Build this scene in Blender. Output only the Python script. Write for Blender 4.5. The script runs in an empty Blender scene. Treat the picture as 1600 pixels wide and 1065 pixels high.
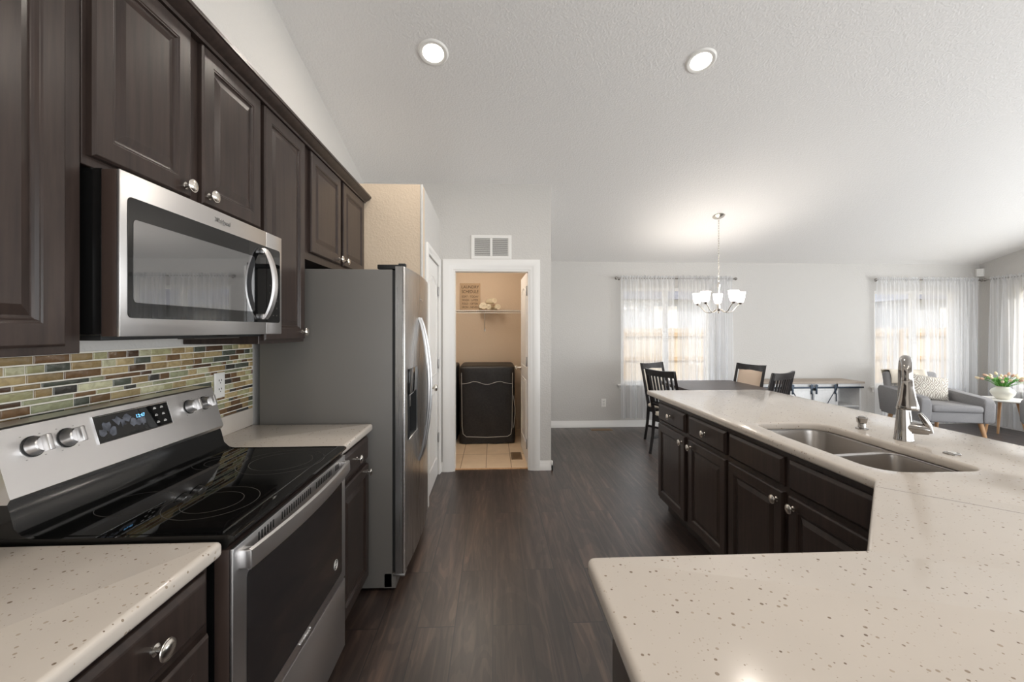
import bpy, bmesh, math, random
from mathutils import Vector, Matrix

random.seed(7)
PI = math.pi
SC = bpy.context.scene
COL = SC.collection

# ---------------------------------------------------------------- camera, world, sun, exposure
cam_d = bpy.data.cameras.new('camera')
cam_d.sensor_width = 36.0
cam_d.lens = 650 / 1600 * 36.0
cam_d.shift_y = -17.5 / 1600
cam_d.clip_start = 0.02
cam = bpy.data.objects.new('camera', cam_d)
COL.objects.link(cam)
cam.location = (0, 0, 1.41)
cam.rotation_euler = (PI / 2, 0, -math.atan(30 / 650))
SC.camera = cam

world = bpy.data.worlds.new('sky')
SC.world = world
world.use_nodes = True
bg = world.node_tree.nodes['Background']
bg.inputs[0].default_value = (0.92, 0.96, 1.0, 1)
wt = world.node_tree
_tc = wt.nodes.new('ShaderNodeTexCoord')
_sp = wt.nodes.new('ShaderNodeSeparateXYZ')
_mr = wt.nodes.new('ShaderNodeMapRange')     # the sky brightens towards the zenith
wt.links.new(_tc.outputs['Generated'], _sp.inputs[0])
wt.links.new(_sp.outputs[2], _mr.inputs[0])
_mr.interpolation_type = 'SMOOTHSTEP'
_mr.inputs[1].default_value, _mr.inputs[2].default_value = 0.12, 0.75
_mr.inputs[3].default_value, _mr.inputs[4].default_value = 0.82, 1.7
wt.links.new(_mr.outputs[0], bg.inputs[1])

sun_d = bpy.data.lights.new('sun', 'SUN')
sun_d.energy = 2.6
sun_d.angle = math.radians(0.6)
sun_d.color = (1.0, 0.95, 0.87)
sun = bpy.data.objects.new('sun', sun_d)
COL.objects.link(sun)
sun.rotation_euler = Vector((-1.0, 0.42, -0.62)).to_track_quat('-Z', 'Y').to_euler()
sun.location = (12, -4, 9)

# added fill lamps standing in for daylight, out of view behind and right
for nm_, loc_, rot_, sx_, sy_, e_ in (('patio_fill', (3.5, -3.9, 1.35), (-PI / 2, 0, PI), 6.0, 2.4, 80),
                                      ('side_window_fill', (7.30, 1.75, 1.15), (0, PI / 2 + 0.22, 0), 2.0, 2.3, 86),
                                      ('living_window_fill', (7.20, 4.30, 1.28), (0, PI / 2 + 0.05, 0), 1.4, 1.1, 16),  # added inside the room to brighten the dining area
                                      ('rear_window_fill', (7.30, -1.9, 1.15), (0, PI / 2 + 0.22, 0), 2.0, 2.6, 85)):
    al = bpy.data.lights.new(nm_, 'AREA')
    al.shape = 'RECTANGLE'
    al.size, al.size_y = sx_, sy_
    al.energy = e_
    al.color = (0.93, 0.97, 1.0)
    ao = bpy.data.objects.new(nm_, al)
    COL.objects.link(ao)
    ao.location = loc_
    ao.rotation_euler = rot_

SC.view_settings.view_transform = 'Standard'
SC.view_settings.look = 'None'
SC.view_settings.gamma = 1.0
SC.view_settings.use_curve_mapping = False
SC.view_settings.exposure = 0.68
SC.cycles.use_denoising = True
SC.cycles.max_bounces = 10
SC.cycles.diffuse_bounces = 6
SC.cycles.transparent_max_bounces = 16
SC.cycles.sample_clamp_indirect = 6.0


# ---------------------------------------------------------------- materials
def lin(c):
    c = c / 255.0
    return c / 12.92 if c <= 0.04045 else ((c + 0.055) / 1.055) ** 2.4


def rgb(r, g, b):
    return (lin(r), lin(g), lin(b), 1.0)


class NT:
    """small node helper"""
    def __init__(s, name):
        s.m = bpy.data.materials.new(name)
        s.m.use_nodes = True
        s.t = s.m.node_tree
        s.p = s.t.nodes['Principled BSDF']
        s.out = s.t.nodes['Material Output']

    def n(s, typ, **kw):
        o = s.t.nodes.new(typ)
        for k, v in kw.items():
            if k.startswith('i_'):
                key = k[2:]
                o.inputs[int(key) if key.isdigit() else key.replace('_', ' ')].default_value = v
            else:
                setattr(o, k, v)
        return o

    def l(s, a, b):
        s.t.links.new(a, b)

    def coord(s, scale=(1, 1, 1), rot=(0, 0, 0)):
        tc = s.n('ShaderNodeTexCoord')
        mp = s.n('ShaderNodeMapping')
        mp.inputs['Scale'].default_value = scale
        mp.inputs['Rotation'].default_value = rot
        s.l(tc.outputs['Object'], mp.inputs[0])
        return mp.outputs[0]

    def ramp(s, fac, stops):
        r = s.n('ShaderNodeValToRGB')
        e = r.color_ramp.elements
        e[0].position, e[0].color = stops[0]
        e[1].position, e[1].color = stops[-1]
        for p, c in stops[1:-1]:
            x = e.new(p)
            x.color = c
        s.l(fac, r.inputs[0])
        return r.outputs[0]

    def mix(s, fac, a, b, mode='MIX'):
        m = s.n('ShaderNodeMix', data_type='RGBA', blend_type=mode)
        for val, idx in ((fac, 0), (a, 6), (b, 7)):
            if hasattr(val, 'is_linked'):
                s.l(val, m.inputs[idx])
            else:
                m.inputs[idx].default_value = val
        return m.outputs[2]

    def bump(s, h, strength=0.2, dist=0.01):
        b = s.n('ShaderNodeBump')
        b.inputs['Strength'].default_value = strength
        b.inputs['Distance'].default_value = dist
        s.l(h, b.inputs['Height'])
        s.l(b.outputs[0], s.p.inputs['Normal'])

    def set(s, col=None, rough=None, metal=None, **kw):
        if col is not None:
            s.p.inputs['Base Color'].default_value = col
        if rough is not None:
            s.p.inputs['Roughness'].default_value = rough
        if metal is not None:
            s.p.inputs['Metallic'].default_value = metal
        for k, v in kw.items():
            s.p.inputs[k.replace('_', ' ')].default_value = v
        return s


def simple(name, col, rough=0.5, metal=0.0, noise=0.0, nscale=40, bump=0.0, bscale=200, **kw):
    t = NT(name).set(col, rough, metal, **kw)
    if noise:
        no = t.n('ShaderNodeTexNoise', i_Scale=nscale, i_Detail=3.0)
        t.l(t.coord(), no.inputs[0])
        d = tuple(c * (1 - noise) for c in col[:3]) + (1,)
        u = tuple(min(1, c * (1 + noise)) for c in col[:3]) + (1,)
        t.l(t.ramp(no.outputs[0], [(0.3, d), (0.7, u)]), t.p.inputs['Base Color'])
    if bump:
        nb = t.n('ShaderNodeTexNoise', i_Scale=bscale, i_Detail=2.0)
        t.l(t.coord(), nb.inputs[0])
        t.bump(nb.outputs[0], bump, 0.004)
    return t.m


def wall_paint(name, col, b=0.35):
    t = NT(name).set(col, 0.75)
    n1 = t.n('ShaderNodeTexNoise', i_Scale=70.0, i_Detail=2.0)
    t.l(t.coord(), n1.inputs[0])
    r = t.ramp(n1.outputs[0], [(0.42, (0, 0, 0, 1)), (0.62, (1, 1, 1, 1))])
    t.bump(r, b, 0.004)
    return t.m


def wood_dark(name, c0, c1, rough=0.32, sc=(30, 30, 2.2), coat=0.25):
    t = NT(name).set(c0, rough)
    n1 = t.n('ShaderNodeTexNoise', i_Scale=1.6, i_Detail=6.0, i_Roughness=0.6)
    t.l(t.coord(sc), n1.inputs[0])
    t.l(t.ramp(n1.outputs[0], [(0.3, c0), (0.75, c1)]), t.p.inputs['Base Color'])
    t.p.inputs['Coat Weight'].default_value = coat
    t.p.inputs['Specular IOR Level'].default_value = 0.34
    t.p.inputs['Coat Roughness'].default_value = 0.25
    return t.m


def quartz(name):
    t = NT(name).set(rgb(214, 202, 186), 0.13, Specular_IOR_Level=0.4)
    base = rgb(203, 194, 184)
    v = t.n('ShaderNodeTexVoronoi', i_Scale=74.0, i_Randomness=1.0)
    co = t.coord((1, 1, 1))
    t.l(co, v.inputs['Vector'])
    sep = t.n('ShaderNodeSeparateColor')
    t.l(v.outputs['Color'], sep.inputs[0])
    rad = t.n('ShaderNodeMath', operation='MULTIPLY_ADD', i_1=0.30, i_2=-0.045)
    t.l(sep.outputs[0], rad.inputs[0])
    dist = t.n('ShaderNodeMath', operation='LESS_THAN')
    t.l(v.outputs['Distance'], dist.inputs[0])
    t.l(rad.outputs[0], dist.inputs[1])
    spk = t.ramp(sep.outputs[1], [(0.0, rgb(120, 104, 90)), (0.5, rgb(158, 143, 126)), (1.0, rgb(186, 172, 156))])
    c1 = t.mix(dist.outputs[0], base, spk)
    v2 = t.n('ShaderNodeTexVoronoi', i_Scale=130.0, i_Randomness=1.0)
    t.l(co, v2.inputs['Vector'])
    s2 = t.n('ShaderNodeSeparateColor')
    t.l(v2.outputs['Color'], s2.inputs[0])
    r2 = t.n('ShaderNodeMath', operation='MULTIPLY_ADD', i_1=0.35, i_2=-0.13)
    t.l(s2.outputs[0], r2.inputs[0])
    d2 = t.n('ShaderNodeMath', operation='LESS_THAN')
    t.l(v2.outputs['Distance'], d2.inputs[0])
    t.l(r2.outputs[0], d2.inputs[1])
    c2 = t.mix(d2.outputs[0], c1, rgb(186, 174, 160))
    n1 = t.n('ShaderNodeTexNoise', i_Scale=5.0, i_Detail=3.0)
    t.l(co, n1.inputs[0])
    c3 = t.mix(0.5, c2, t.ramp(n1.outputs[0], [(0.3, (0.92, 0.92, 0.92, 1)), (0.7, (1, 1, 1, 1))]), 'MULTIPLY')
    t.l(c3, t.p.inputs['Base Color'])
    return t.m


def floor_planks():
    t = NT('plank_floor').set(rgb(70, 60, 57), 0.36, Specular_IOR_Level=0.8, Coat_Weight=0.35, Coat_Roughness=0.3)
    tc = t.n('ShaderNodeTexCoord')
    sp = t.n('ShaderNodeSeparateXYZ')
    t.l(tc.outputs['Object'], sp.inputs[0])
    cb = t.n('ShaderNodeCombineXYZ')
    t.l(sp.outputs[1], cb.inputs[0])
    t.l(sp.outputs[0], cb.inputs[1])
    br = t.n('ShaderNodeTexBrick', offset=0.37, squash=1.0)
    for k, v in (('Scale', 1.0), ('Mortar Size', 0.003), ('Brick Width', 1.22), ('Row Height', 0.18), ('Bias', 0.0)):
        br.inputs[k].default_value = v
    br.inputs['Color1'].default_value = (0, 0, 0, 1)
    br.inputs['Color2'].default_value = (1, 1, 1, 1)
    br.inputs['Mortar'].default_value = (0.5, 0.5, 0.5, 1)
    t.l(cb.outputs[0], br.inputs['Vector'])
    rnd = br.outputs['Color']
    # grain coordinates shifted per plank
    ad = t.n('ShaderNodeVectorMath', operation='MULTIPLY_ADD')
    t.l(rnd, ad.inputs[0])
    ad.inputs[1].default_value = (7.0, 3.0, 5.0)
    t.l(tc.outputs['Object'], ad.inputs[2])
    mp = t.n('ShaderNodeMapping')
    mp.inputs['Scale'].default_value = (16, 0.9, 1)
    t.l(ad.outputs[0], mp.inputs[0])
    n1 = t.n('ShaderNodeTexNoise', i_Scale=1.0, i_Detail=8.0, i_Roughness=0.62, i_Distortion=1.2)
    t.l(mp.outputs[0], n1.inputs[0])
    mp2 = t.n('ShaderNodeMapping')
    mp2.inputs['Scale'].default_value = (5.5, 0.9, 1)
    t.l(ad.outputs[0], mp2.inputs[0])
    n2 = t.n('ShaderNodeTexNoise', i_Scale=1.0, i_Detail=3.0, i_Distortion=0.6)
    t.l(mp2.outputs[0], n2.inputs[0])
    wv = t.n('ShaderNodeMath', operation='MULTIPLY', i_1=60.0)
    t.l(n2.outputs[0], wv.inputs[0])
    sn = t.n('ShaderNodeMath', operation='SINE')
    t.l(wv.outputs[0], sn.inputs[0])
    base = t.ramp(n1.outputs[0], [(0.28, rgb(44, 36, 34)), (0.5, rgb(74, 62, 57)), (0.75, rgb(112, 94, 83))])
    tint = t.ramp(rnd, [(0.0, rgb(196, 188, 190)), (0.5, rgb(228, 219, 214)), (1.0, rgb(255, 243, 232))])
    c1 = t.mix(1.0, base, tint, 'MULTIPLY')
    ring = t.ramp(sn.outputs[0], [(0.05, (0.5, 0.49, 0.5, 1)), (0.45, (1, 1, 1, 1))])
    c2 = t.mix(0.75, c1, ring, 'MULTIPLY')
    c3 = t.mix(br.outputs['Fac'], c2, rgb(26, 22, 22))
    t.l(c3, t.p.inputs['Base Color'])
    rr = t.ramp(n1.outputs[0], [(0.3, (0.46, 0.46, 0.46, 1)), (0.8, (0.36, 0.36, 0.36, 1))])
    t.l(rr, t.p.inputs['Roughness'])
    t.bump(n1.outputs[0], 0.06, 0.002)
    return t.m


def tile_floor():
    t = NT('beige_floor_tile').set(rgb(196, 166, 132), 0.4)
    co = t.coord((1, 1, 1))
    mp = t.n('ShaderNodeMapping')
    mp.inputs['Location'].default_value = (0.329, 0.10, 0)
    t.l(co, mp.inputs[0])
    br = t.n('ShaderNodeTexBrick', offset=0.0)
    for k, v in (('Scale', 1.0), ('Mortar Size', 0.004), ('Brick Width', 0.26), ('Row Height', 0.8), ('Bias', 0.0)):
        br.inputs[k].default_value = v
    br.inputs['Color1'].default_value = rgb(226, 204, 176)
    br.inputs['Color2'].default_value = rgb(220, 196, 166)
    br.inputs['Mortar'].default_value = rgb(150, 122, 95)
    t.l(mp.outputs[0], br.inputs['Vector'])
    n1 = t.n('ShaderNodeTexNoise', i_Scale=9.0, i_Detail=4.0)
    t.l(co, n1.inputs[0])
    c = t.mix(0.6, br.outputs[0], t.ramp(n1.outputs[0], [(0.3, (0.86, 0.84, 0.82, 1)), (0.7, (1, 1, 1, 1))]), 'MULTIPLY')
    t.l(c, t.p.inputs['Base Color'])
    return t.m


def mosaic():
    t = NT('glass_mosaic').set(rgb(150, 140, 100), 0.12)
    a = t.n('ShaderNodeAttribute', attribute_name='tile')
    n1 = t.n('ShaderNodeTexNoise', i_Scale=38.0, i_Detail=4.0, i_Distortion=1.0)
    t.l(t.coord((1, 1, 1.6)), n1.inputs[0])
    c = t.mix(0.75, a.outputs['Color'], t.ramp(n1.outputs[0], [(0.28, (0.66, 0.62, 0.57, 1)), (0.62, (1.12, 1.12, 1.12, 1))]), 'MULTIPLY')
    t.l(c, t.p.inputs['Base Color'])
    n2 = t.n('ShaderNodeTexNoise', i_Scale=90.0, i_Detail=1.0)
    t.l(t.coord(), n2.inputs[0])
    t.bump(n2.outputs[0], 0.25, 0.002)
    return t.m


def steel(name, col=(0.62, 0.61, 0.61, 1), rough=0.26, sc=(3, 3, 260)):
    t = NT(name).set(col, rough, 1.0)
    n1 = t.n('ShaderNodeTexNoise', i_Scale=1.0, i_Detail=2.0)
    t.l(t.coord(sc), n1.inputs[0])
    r = t.ramp(n1.outputs[0], [(0.2, (rough * 0.93,) * 3 + (1,)), (0.8, (rough * 1.08,) * 3 + (1,))])
    t.l(r, t.p.inputs['Roughness'])
    return t.m


def sheer(name, col, clear=0.42):
    t = NT(name)
    tr = t.n('ShaderNodeBsdfTransparent')
    df = t.n('ShaderNodeBsdfDiffuse')
    df.inputs[0].default_value = col
    tl = t.n('ShaderNodeBsdfTranslucent')
    tl.inputs[0].default_value = col
    m1 = t.n('ShaderNodeMixShader', i_0=0.5)
    t.l(df.outputs[0], m1.inputs[1])
    t.l(tl.outputs[0], m1.inputs[2])
    m2 = t.n('ShaderNodeMixShader')
    # finer where the weave bunches: thin vertical threads
    n1 = t.n('ShaderNodeTexNoise', i_Scale=1.0, i_Detail=3.0)
    t.l(t.coord((38, 38, 0.5)), n1.inputs[0])
    r = t.ramp(n1.outputs[0], [(0.3, (1 - clear * 1.35,) * 3 + (1,)), (0.7, (1 - clear * 0.65,) * 3 + (1,))])
    t.l(r, m2.inputs[0])
    t.l(tr.outputs[0], m2.inputs[1])
    t.l(m1.outputs[0], m2.inputs[2])
    t.l(m2.outputs[0], t.out.inputs[0])
    return t.m


def window_glass():
    t = NT('window_glass')
    tr = t.n('ShaderNodeBsdfTransparent')
    gl = t.n('ShaderNodeBsdfGlossy', i_Roughness=0.02)
    m = t.n('ShaderNodeMixShader', i_0=0.06)
    t.l(tr.outputs[0], m.inputs[1])
    t.l(gl.outputs[0], m.inputs[2])
    t.l(m.outputs[0], t.out.inputs[0])
    return t.m


def emit(name, col, strength):
    t = NT(name).set((0.8, 0.8, 0.8, 1), 0.4)
    t.p.inputs['Emission Color'].default_value = col
    t.p.inputs['Emission Strength'].default_value = strength
    return t.m


def fabric(name, c0, c1, scale=500, rough=0.9, b=0.3):
    t = NT(name).set(c0, rough)
    n1 = t.n('ShaderNodeTexNoise', i_Scale=scale, i_Detail=2.0)
    t.l(t.coord(), n1.inputs[0])
    t.l(t.ramp(n1.outputs[0], [(0.35, c0), (0.65, c1)]), t.p.inputs['Base Color'])
    t.bump(n1.outputs[0], b, 0.002)
    return t.m


M = {}
M['wall'] = wall_paint('greige_wall_paint', rgb(205, 202, 198), 0.22)
M['ceil'] = wall_paint('ceiling_paint', rgb(233, 231, 229), 0.3)
M['tan'] = wall_paint('warm_lit_wall_paint', rgb(219, 200, 177), 0.22)  # warm lamp light on these walls put into the colour
M['trim'] = simple('white_trim_paint', rgb(236, 234, 231), 0.35)
M['floor'] = floor_planks()
M['tilefl'] = tile_floor()
M['cab'] = wood_dark('espresso_wood', rgb(44, 36, 33), rgb(66, 54, 49), 0.28, coat=0.0)
M['quartz'] = quartz('speckled_quartz')
M['mosaic'] = mosaic()
M['grout'] = simple('white_grout', rgb(236, 231, 220), 0.8, noise=0.03)
M['steel'] = steel('brushed_steel', (0.68, 0.665, 0.66, 1), rough=0.33)
M['steeld'] = steel('dark_brushed_steel', (0.42, 0.415, 0.41, 1), 0.28, (260, 260, 3))
M['sinksteel'] = steel('sink_steel', (0.5, 0.47, 0.44, 1), 0.3, (60, 60, 3))
M['nickel'] = simple('satin_nickel', (0.78, 0.74, 0.68, 1), 0.22, 1.0)
M['chrome'] = simple('polished_chrome', (0.38, 0.36, 0.34, 1), 0.12, 1.0)
M['blackglass'] = simple('black_glass', (0.004, 0.004, 0.004, 1), 0.03)
M['black'] = simple('black_enamel', (0.006, 0.006, 0.006, 1), 0.12)
M['blackm'] = simple('matt_black', (0.012, 0.012, 0.012, 1), 0.55)
M['ovenglass'] = simple('oven_door_glass', (0.008, 0.006, 0.007, 1), 0.07)
M['mwglass'] = simple('microwave_screen_glass', (0.045, 0.046, 0.048, 1), 0.05, Coat_Weight=1.0, Coat_Roughness=0.02, Coat_IOR=2.4)
M['fridgeside'] = simple('charcoal_enamel', rgb(114, 111, 107), 0.42, bump=0.12, bscale=500)
M['greyline'] = simple('burner_marking_grey', rgb(70, 66, 62), 0.3)
M['white'] = simple('white_plastic', rgb(236, 234, 230), 0.35)
M['whitemetal'] = simple('white_enamel_metal', rgb(232, 230, 226), 0.4)
M['slot'] = simple('dark_slot', (0.01, 0.01, 0.01, 1), 0.8)
M['hinge'] = simple('hinge_metal', (0.42, 0.41, 0.4, 1), 0.35, 1.0)
M['sheer'] = sheer('sheer_white_voile', (0.93, 0.94, 0.96, 1), 0.46)
M['glass'] = window_glass()
M['can'] = emit('recessed_light_diffuser', (1.0, 0.93, 0.82, 1), 6.0)
_t = NT('frosted_bell_glass')
_e = _t.n('ShaderNodeEmission', i_Strength=0.45)
_e.inputs[0].default_value = (1.0, 0.9, 0.8, 1)
_tl = _t.n('ShaderNodeBsdfTranslucent')
_tl.inputs[0].default_value = (0.95, 0.93, 0.9, 1)
_tp = _t.n('ShaderNodeBsdfTransparent')
_m1 = _t.n('ShaderNodeMixShader', i_0=0.45)
_t.l(_tl.outputs[0], _m1.inputs[1])
_t.l(_tp.outputs[0], _m1.inputs[2])
_m2 = _t.n('ShaderNodeAddShader')
_t.l(_m1.outputs[0], _m2.inputs[0])
_t.l(_e.outputs[0], _m2.inputs[1])
_t.l(_m2.outputs[0], _t.out.inputs[0])
M['shade'] = _t.m
M['table'] = wood_dark('dark_walnut', rgb(44, 33, 31), rgb(74, 58, 53), 0.42, (2, 30, 30))
M['chairwood'] = wood_dark('dark_chair_wood', rgb(22, 19, 20), rgb(40, 34, 33), 0.35)
M['tanpad'] = fabric('tan_upholstery', rgb(220, 196, 174), rgb(234, 212, 192))
M['creampad'] = fabric('cream_upholstery', rgb(222, 212, 196), rgb(236, 228, 214))
M['greyfab'] = fabric('grey_tweed', rgb(126, 125, 127), rgb(160, 159, 160), 420)
M['oak'] = wood_dark('light_oak', rgb(196, 150, 108), rgb(222, 182, 142), 0.45, (30, 30, 3), 0.0)
M['consoletop'] = wood_dark('weathered_wood', rgb(150, 137, 124), rgb(186, 174, 162), 0.6, (2, 30, 30), 0.0)
M['consolewhite'] = simple('white_painted_wood', rgb(228, 228, 228), 0.5, noise=0.04)
M['iron'] = simple('dark_iron', rgb(52, 62, 74), 0.4, 0.5)
M['cream'] = simple('cream_ceramic', rgb(228, 226, 214), 0.3)
M['leaf'] = simple('tulip_leaf', rgb(92, 158, 60), 0.45, noise=0.3, nscale=30)
M['petal'] = simple('pale_tulip_petal', rgb(230, 212, 178), 0.6, noise=0.25, nscale=60)
M['petalb'] = simple('pink_tulip_petal', rgb(212, 172, 148), 0.6, noise=0.25, nscale=60)
M['cover'] = fabric('black_nylon_cover', rgb(30, 28, 28), rgb(40, 37, 36), 60, 0.5, 0.25)
M['piping'] = simple('silver_piping', rgb(172, 170, 166), 0.5)
M['kraft'] = fabric('kraft_sign_board', rgb(186, 160, 130), rgb(200, 174, 144), 90, 0.8, 0.05)
M['ink'] = simple('dark_brown_ink', rgb(58, 42, 34), 0.8)
M['towel'] = fabric('cream_towel', rgb(228, 216, 190), rgb(240, 230, 206), 300, 0.95, 0.6)
M['bronze'] = simple('brown_register', rgb(128, 104, 78), 0.5, 0.2)
M['fence'] = wood_dark('cedar_fence', rgb(196, 182, 164), rgb(218, 205, 188), 0.8, (20, 20, 1.5), 0.0)
M['fencer'] = simple('fence_rail_wood', rgb(188, 164, 134), 0.8, noise=0.1)
M['siding'] = simple('house_siding', rgb(190, 192, 198), 0.8, noise=0.04)
M['roof'] = simple('roof_shingle', rgb(138, 140, 152), 0.9, noise=0.15, nscale=12)
M['dirt'] = simple('dry_lawn', rgb(176, 162, 132), 0.95, noise=0.2, nscale=6)
M['blue'] = simple('blue_clock_digits', rgb(110, 190, 255), 0.4, Emission_Color=(0.2, 0.55, 1.0, 1), Emission_Strength=1.2)
M['reflection_blotch'] = simple('reflection_blotched_glass', rgb(92, 96, 106), 0.35, noise=0.5, nscale=60)  # colour for reflection-like blotches on the display
M['badge'] = simple('badge_metal', (0.40, 0.39, 0.38, 1), 0.3, 1.0)
M['edge'] = simple('dark_bronze_edge', rgb(62, 50, 45), 0.35)
M['badgel'] = simple('badge_bright', (0.85, 0.85, 0.85, 1), 0.25, 1.0)


def pillow_mat():
    t = NT('patterned_cream_cotton').set(rgb(226, 222, 214), 0.9)
    w = t.n('ShaderNodeTexVoronoi', i_Scale=9.0, i_Randomness=0.0, distance='MANHATTAN')
    t.l(t.coord((1.3, 1.3, 0.8)), w.inputs['Vector'])
    ml = t.n('ShaderNodeMath', operation='MULTIPLY', i_1=22.0)
    t.l(w.outputs['Distance'], ml.inputs[0])
    sn = t.n('ShaderNodeMath', operation='SINE')
    t.l(ml.outputs[0], sn.inputs[0])
    t.l(t.ramp(sn.outputs[0], [(0.35, rgb(176, 168, 158)), (0.6, rgb(234, 230, 222))]), t.p.inputs['Base Color'])
    t.bump(sn.outputs[0], 0.5, 0.004)
    return t.m


M['pillow'] = pillow_mat()


# ---------------------------------------------------------------- mesh helpers
class MB:
    def __init__(s):
        s.bm = bmesh.new()
        s.mi = 0
        s.X = Matrix.Identity(4)

    def v(s, co):
        return s.bm.verts.new(s.X @ Vector(co))

    def f(s, vs):
        try:
            fc = s.bm.faces.new(vs)
            fc.material_index = s.mi
            return fc
        except ValueError:
            return None

    def box(s, x0, x1, y0, y1, z0, z1, b=0.0, seg=2):
        c = [s.v((x, y, z)) for z in (z0, z1) for y in (y0, y1) for x in (x0, x1)]
        fs = [s.f([c[i] for i in q]) for q in ((0, 2, 3, 1), (4, 5, 7, 6), (0, 1, 5, 4), (2, 6, 7, 3), (0, 4, 6, 2), (1, 3, 7, 5))]
        if b > 0:
            es = list({e for fc in fs for e in fc.edges})
            r = bmesh.ops.bevel(s.bm, geom=es, offset=b, segments=seg, profile=0.5, affect='EDGES')
            for fc in r['faces']:
                fc.material_index = s.mi
        return s

    def prism(s, pts, axis, a, b):
        """polygon of 2-D points extruded along axis from a to b"""
        def mk(p, h):
            if axis == 'z':
                return (p[0], p[1], h)
            if axis == 'y':
                return (p[0], h, p[1])
            return (h, p[0], p[1])
        A = [s.v(mk(p, a)) for p in pts]
        B = [s.v(mk(p, b)) for p in pts]
        n = len(pts)
        s.f(A[::-1])
        s.f(B)
        for i in range(n):
            s.f([A[i], A[(i + 1) % n], B[(i + 1) % n], B[i]])
        return s

    def lathe(s, prof, c=(0, 0, 0), axis='z', n=24, sx=1.0, sy=1.0):
        """prof: (radius, height) pairs"""
        rows = []
        for r, h in prof:
            if r < 1e-6:
                p = (0, 0, h)
                rows.append([s._ax(p, c, axis)])
            else:
                rows.append([s._ax((r * sx * math.cos(2 * PI * i / n), r * sy * math.sin(2 * PI * i / n), h), c, axis) for i in range(n)])
        for a, b in zip(rows, rows[1:]):
            if len(a) == 1 and len(b) == 1:
                continue
            for i in range(n):
                j = (i + 1) % n
                if len(a) == 1:
                    s.f([a[0], b[i], b[j]])
                elif len(b) == 1:
                    s.f([a[i], a[j], b[0]])
                else:
                    s.f([a[i], a[j], b[j], b[i]])
        return s

    def _ax(s, p, c, axis):
        x, y, z = p
        if axis == 'z':
            q = (x, y, z)
        elif axis == '-y':
            q = (x, -z, y)
        elif axis == 'x':
            q = (z, x, y)
        else:
            q = (x, z, y)
        return s.v((q[0] + c[0], q[1] + c[1], q[2] + c[2]))

    def tube(s, pts, r, n=8, closed=False, flat=1.0):
        pts = [Vector(p) for p in pts]
        m = len(pts)
        rs = r if isinstance(r, (list, tuple)) else [r] * m
        rings = []
        prev = None
        for i, p in enumerate(pts):
            if closed:
                d = (pts[(i + 1) % m] - pts[i - 1])
            else:
                d = pts[min(i + 1, m - 1)] - pts[max(i - 1, 0)]
            d.normalize()
            if prev is None:
                up = Vector((0, 0, 1)) if abs(d.z) < 0.9 else Vector((1, 0, 0))
                u = d.cross(up).normalized()
            else:
                u = (prev - d * prev.dot(d)).normalized()
            prev = u
            w = d.cross(u)
            rings.append([s.v(p + (u * math.cos(2 * PI * k / n) + w * flat * math.sin(2 * PI * k / n)) * rs[i]) for k in range(n)])
        R = range(m if closed else m - 1)
        for i in R:
            a, b = rings[i], rings[(i + 1) % m]
            for k in range(n):
                s.f([a[k], a[(k + 1) % n], b[(k + 1) % n], b[k]])
        if not closed:
            s.f(rings[0][::-1])
            s.f(rings[-1])
        return s

    def panel(s, x0, x1, z0, z1, rings, y=0.0):
        """front with profile: rings of (inset, y) from the back outer edge to the centre, facing -y"""
        prev = None
        for ins, dy in rings:
            q = [s.v((x0 + ins, y + dy, z0 + ins)), s.v((x1 - ins, y + dy, z0 + ins)),
                 s.v((x1 - ins, y + dy, z1 - ins)), s.v((x0 + ins, y + dy, z1 - ins))]
            if prev:
                for i in range(4):
                    j = (i + 1) % 4
                    s.f([prev[i], prev[j], q[j], q[i]])
            else:
                s.f(q[::-1])
            prev = q
        s.f(prev)
        return s

    def grid(s, fn, nu, nv, close_u=False):
        V = [[s.v(fn(i / nu, j / nv)) for j in range(nv + 1)] for i in range(nu if close_u else nu + 1)]
        for i in range(nu):
            for j in range(nv):
                a, b = V[i], V[(i + 1) % len(V)]
                s.f([a[j], b[j], b[j + 1], a[j + 1]])
        return s

    def obj(s, name, mats, parent=None, loc=(0, 0, 0), smooth=True, ang=35, recalc=True):
        if recalc:
            bmesh.ops.recalc_face_normals(s.bm, faces=s.bm.faces)
        me = bpy.data.meshes.new(name)
        s.bm.to_mesh(me)
        s.bm.free()
        mats = mats if isinstance(mats, (list, tuple)) else [mats]
        for m in mats:
            me.materials.append(M[m] if isinstance(m, str) else m)
        if smooth and len(me.polygons):
            me.polygons.foreach_set('use_smooth', [True] * len(me.polygons))
            me.set_sharp_from_angle(angle=math.radians(ang))
        o = bpy.data.objects.new(name, me)
        COL.objects.link(o)
        o.location = loc
        if parent:
            o.parent = parent
        return o


def tag(o, label=None, cat=None, group=None, kind=None):
    if label:
        o['label'] = label
    if cat:
        o['category'] = cat
    if group:
        o['group'] = group
    if kind:
        o['kind'] = kind
    return o


def thing(name, label, cat, loc=(0, 0, 0), rz=0.0, group=None):
    o = bpy.data.objects.new(name, None)
    o.empty_display_size = 0.1
    COL.objects.link(o)
    o.location = loc
    o.rotation_euler = (0, 0, rz)
    return tag(o, label, cat, group)


def struct(name, mb, mat, **kw):
    return tag(mb.obj(name, mat, **kw), kind='structure')


def copy_tree(o, parent=None):
    c = o.copy()
    COL.objects.link(c)
    if parent:
        c.parent = parent
    for ch in o.children:
        copy_tree(ch, c)
    return c


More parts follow.
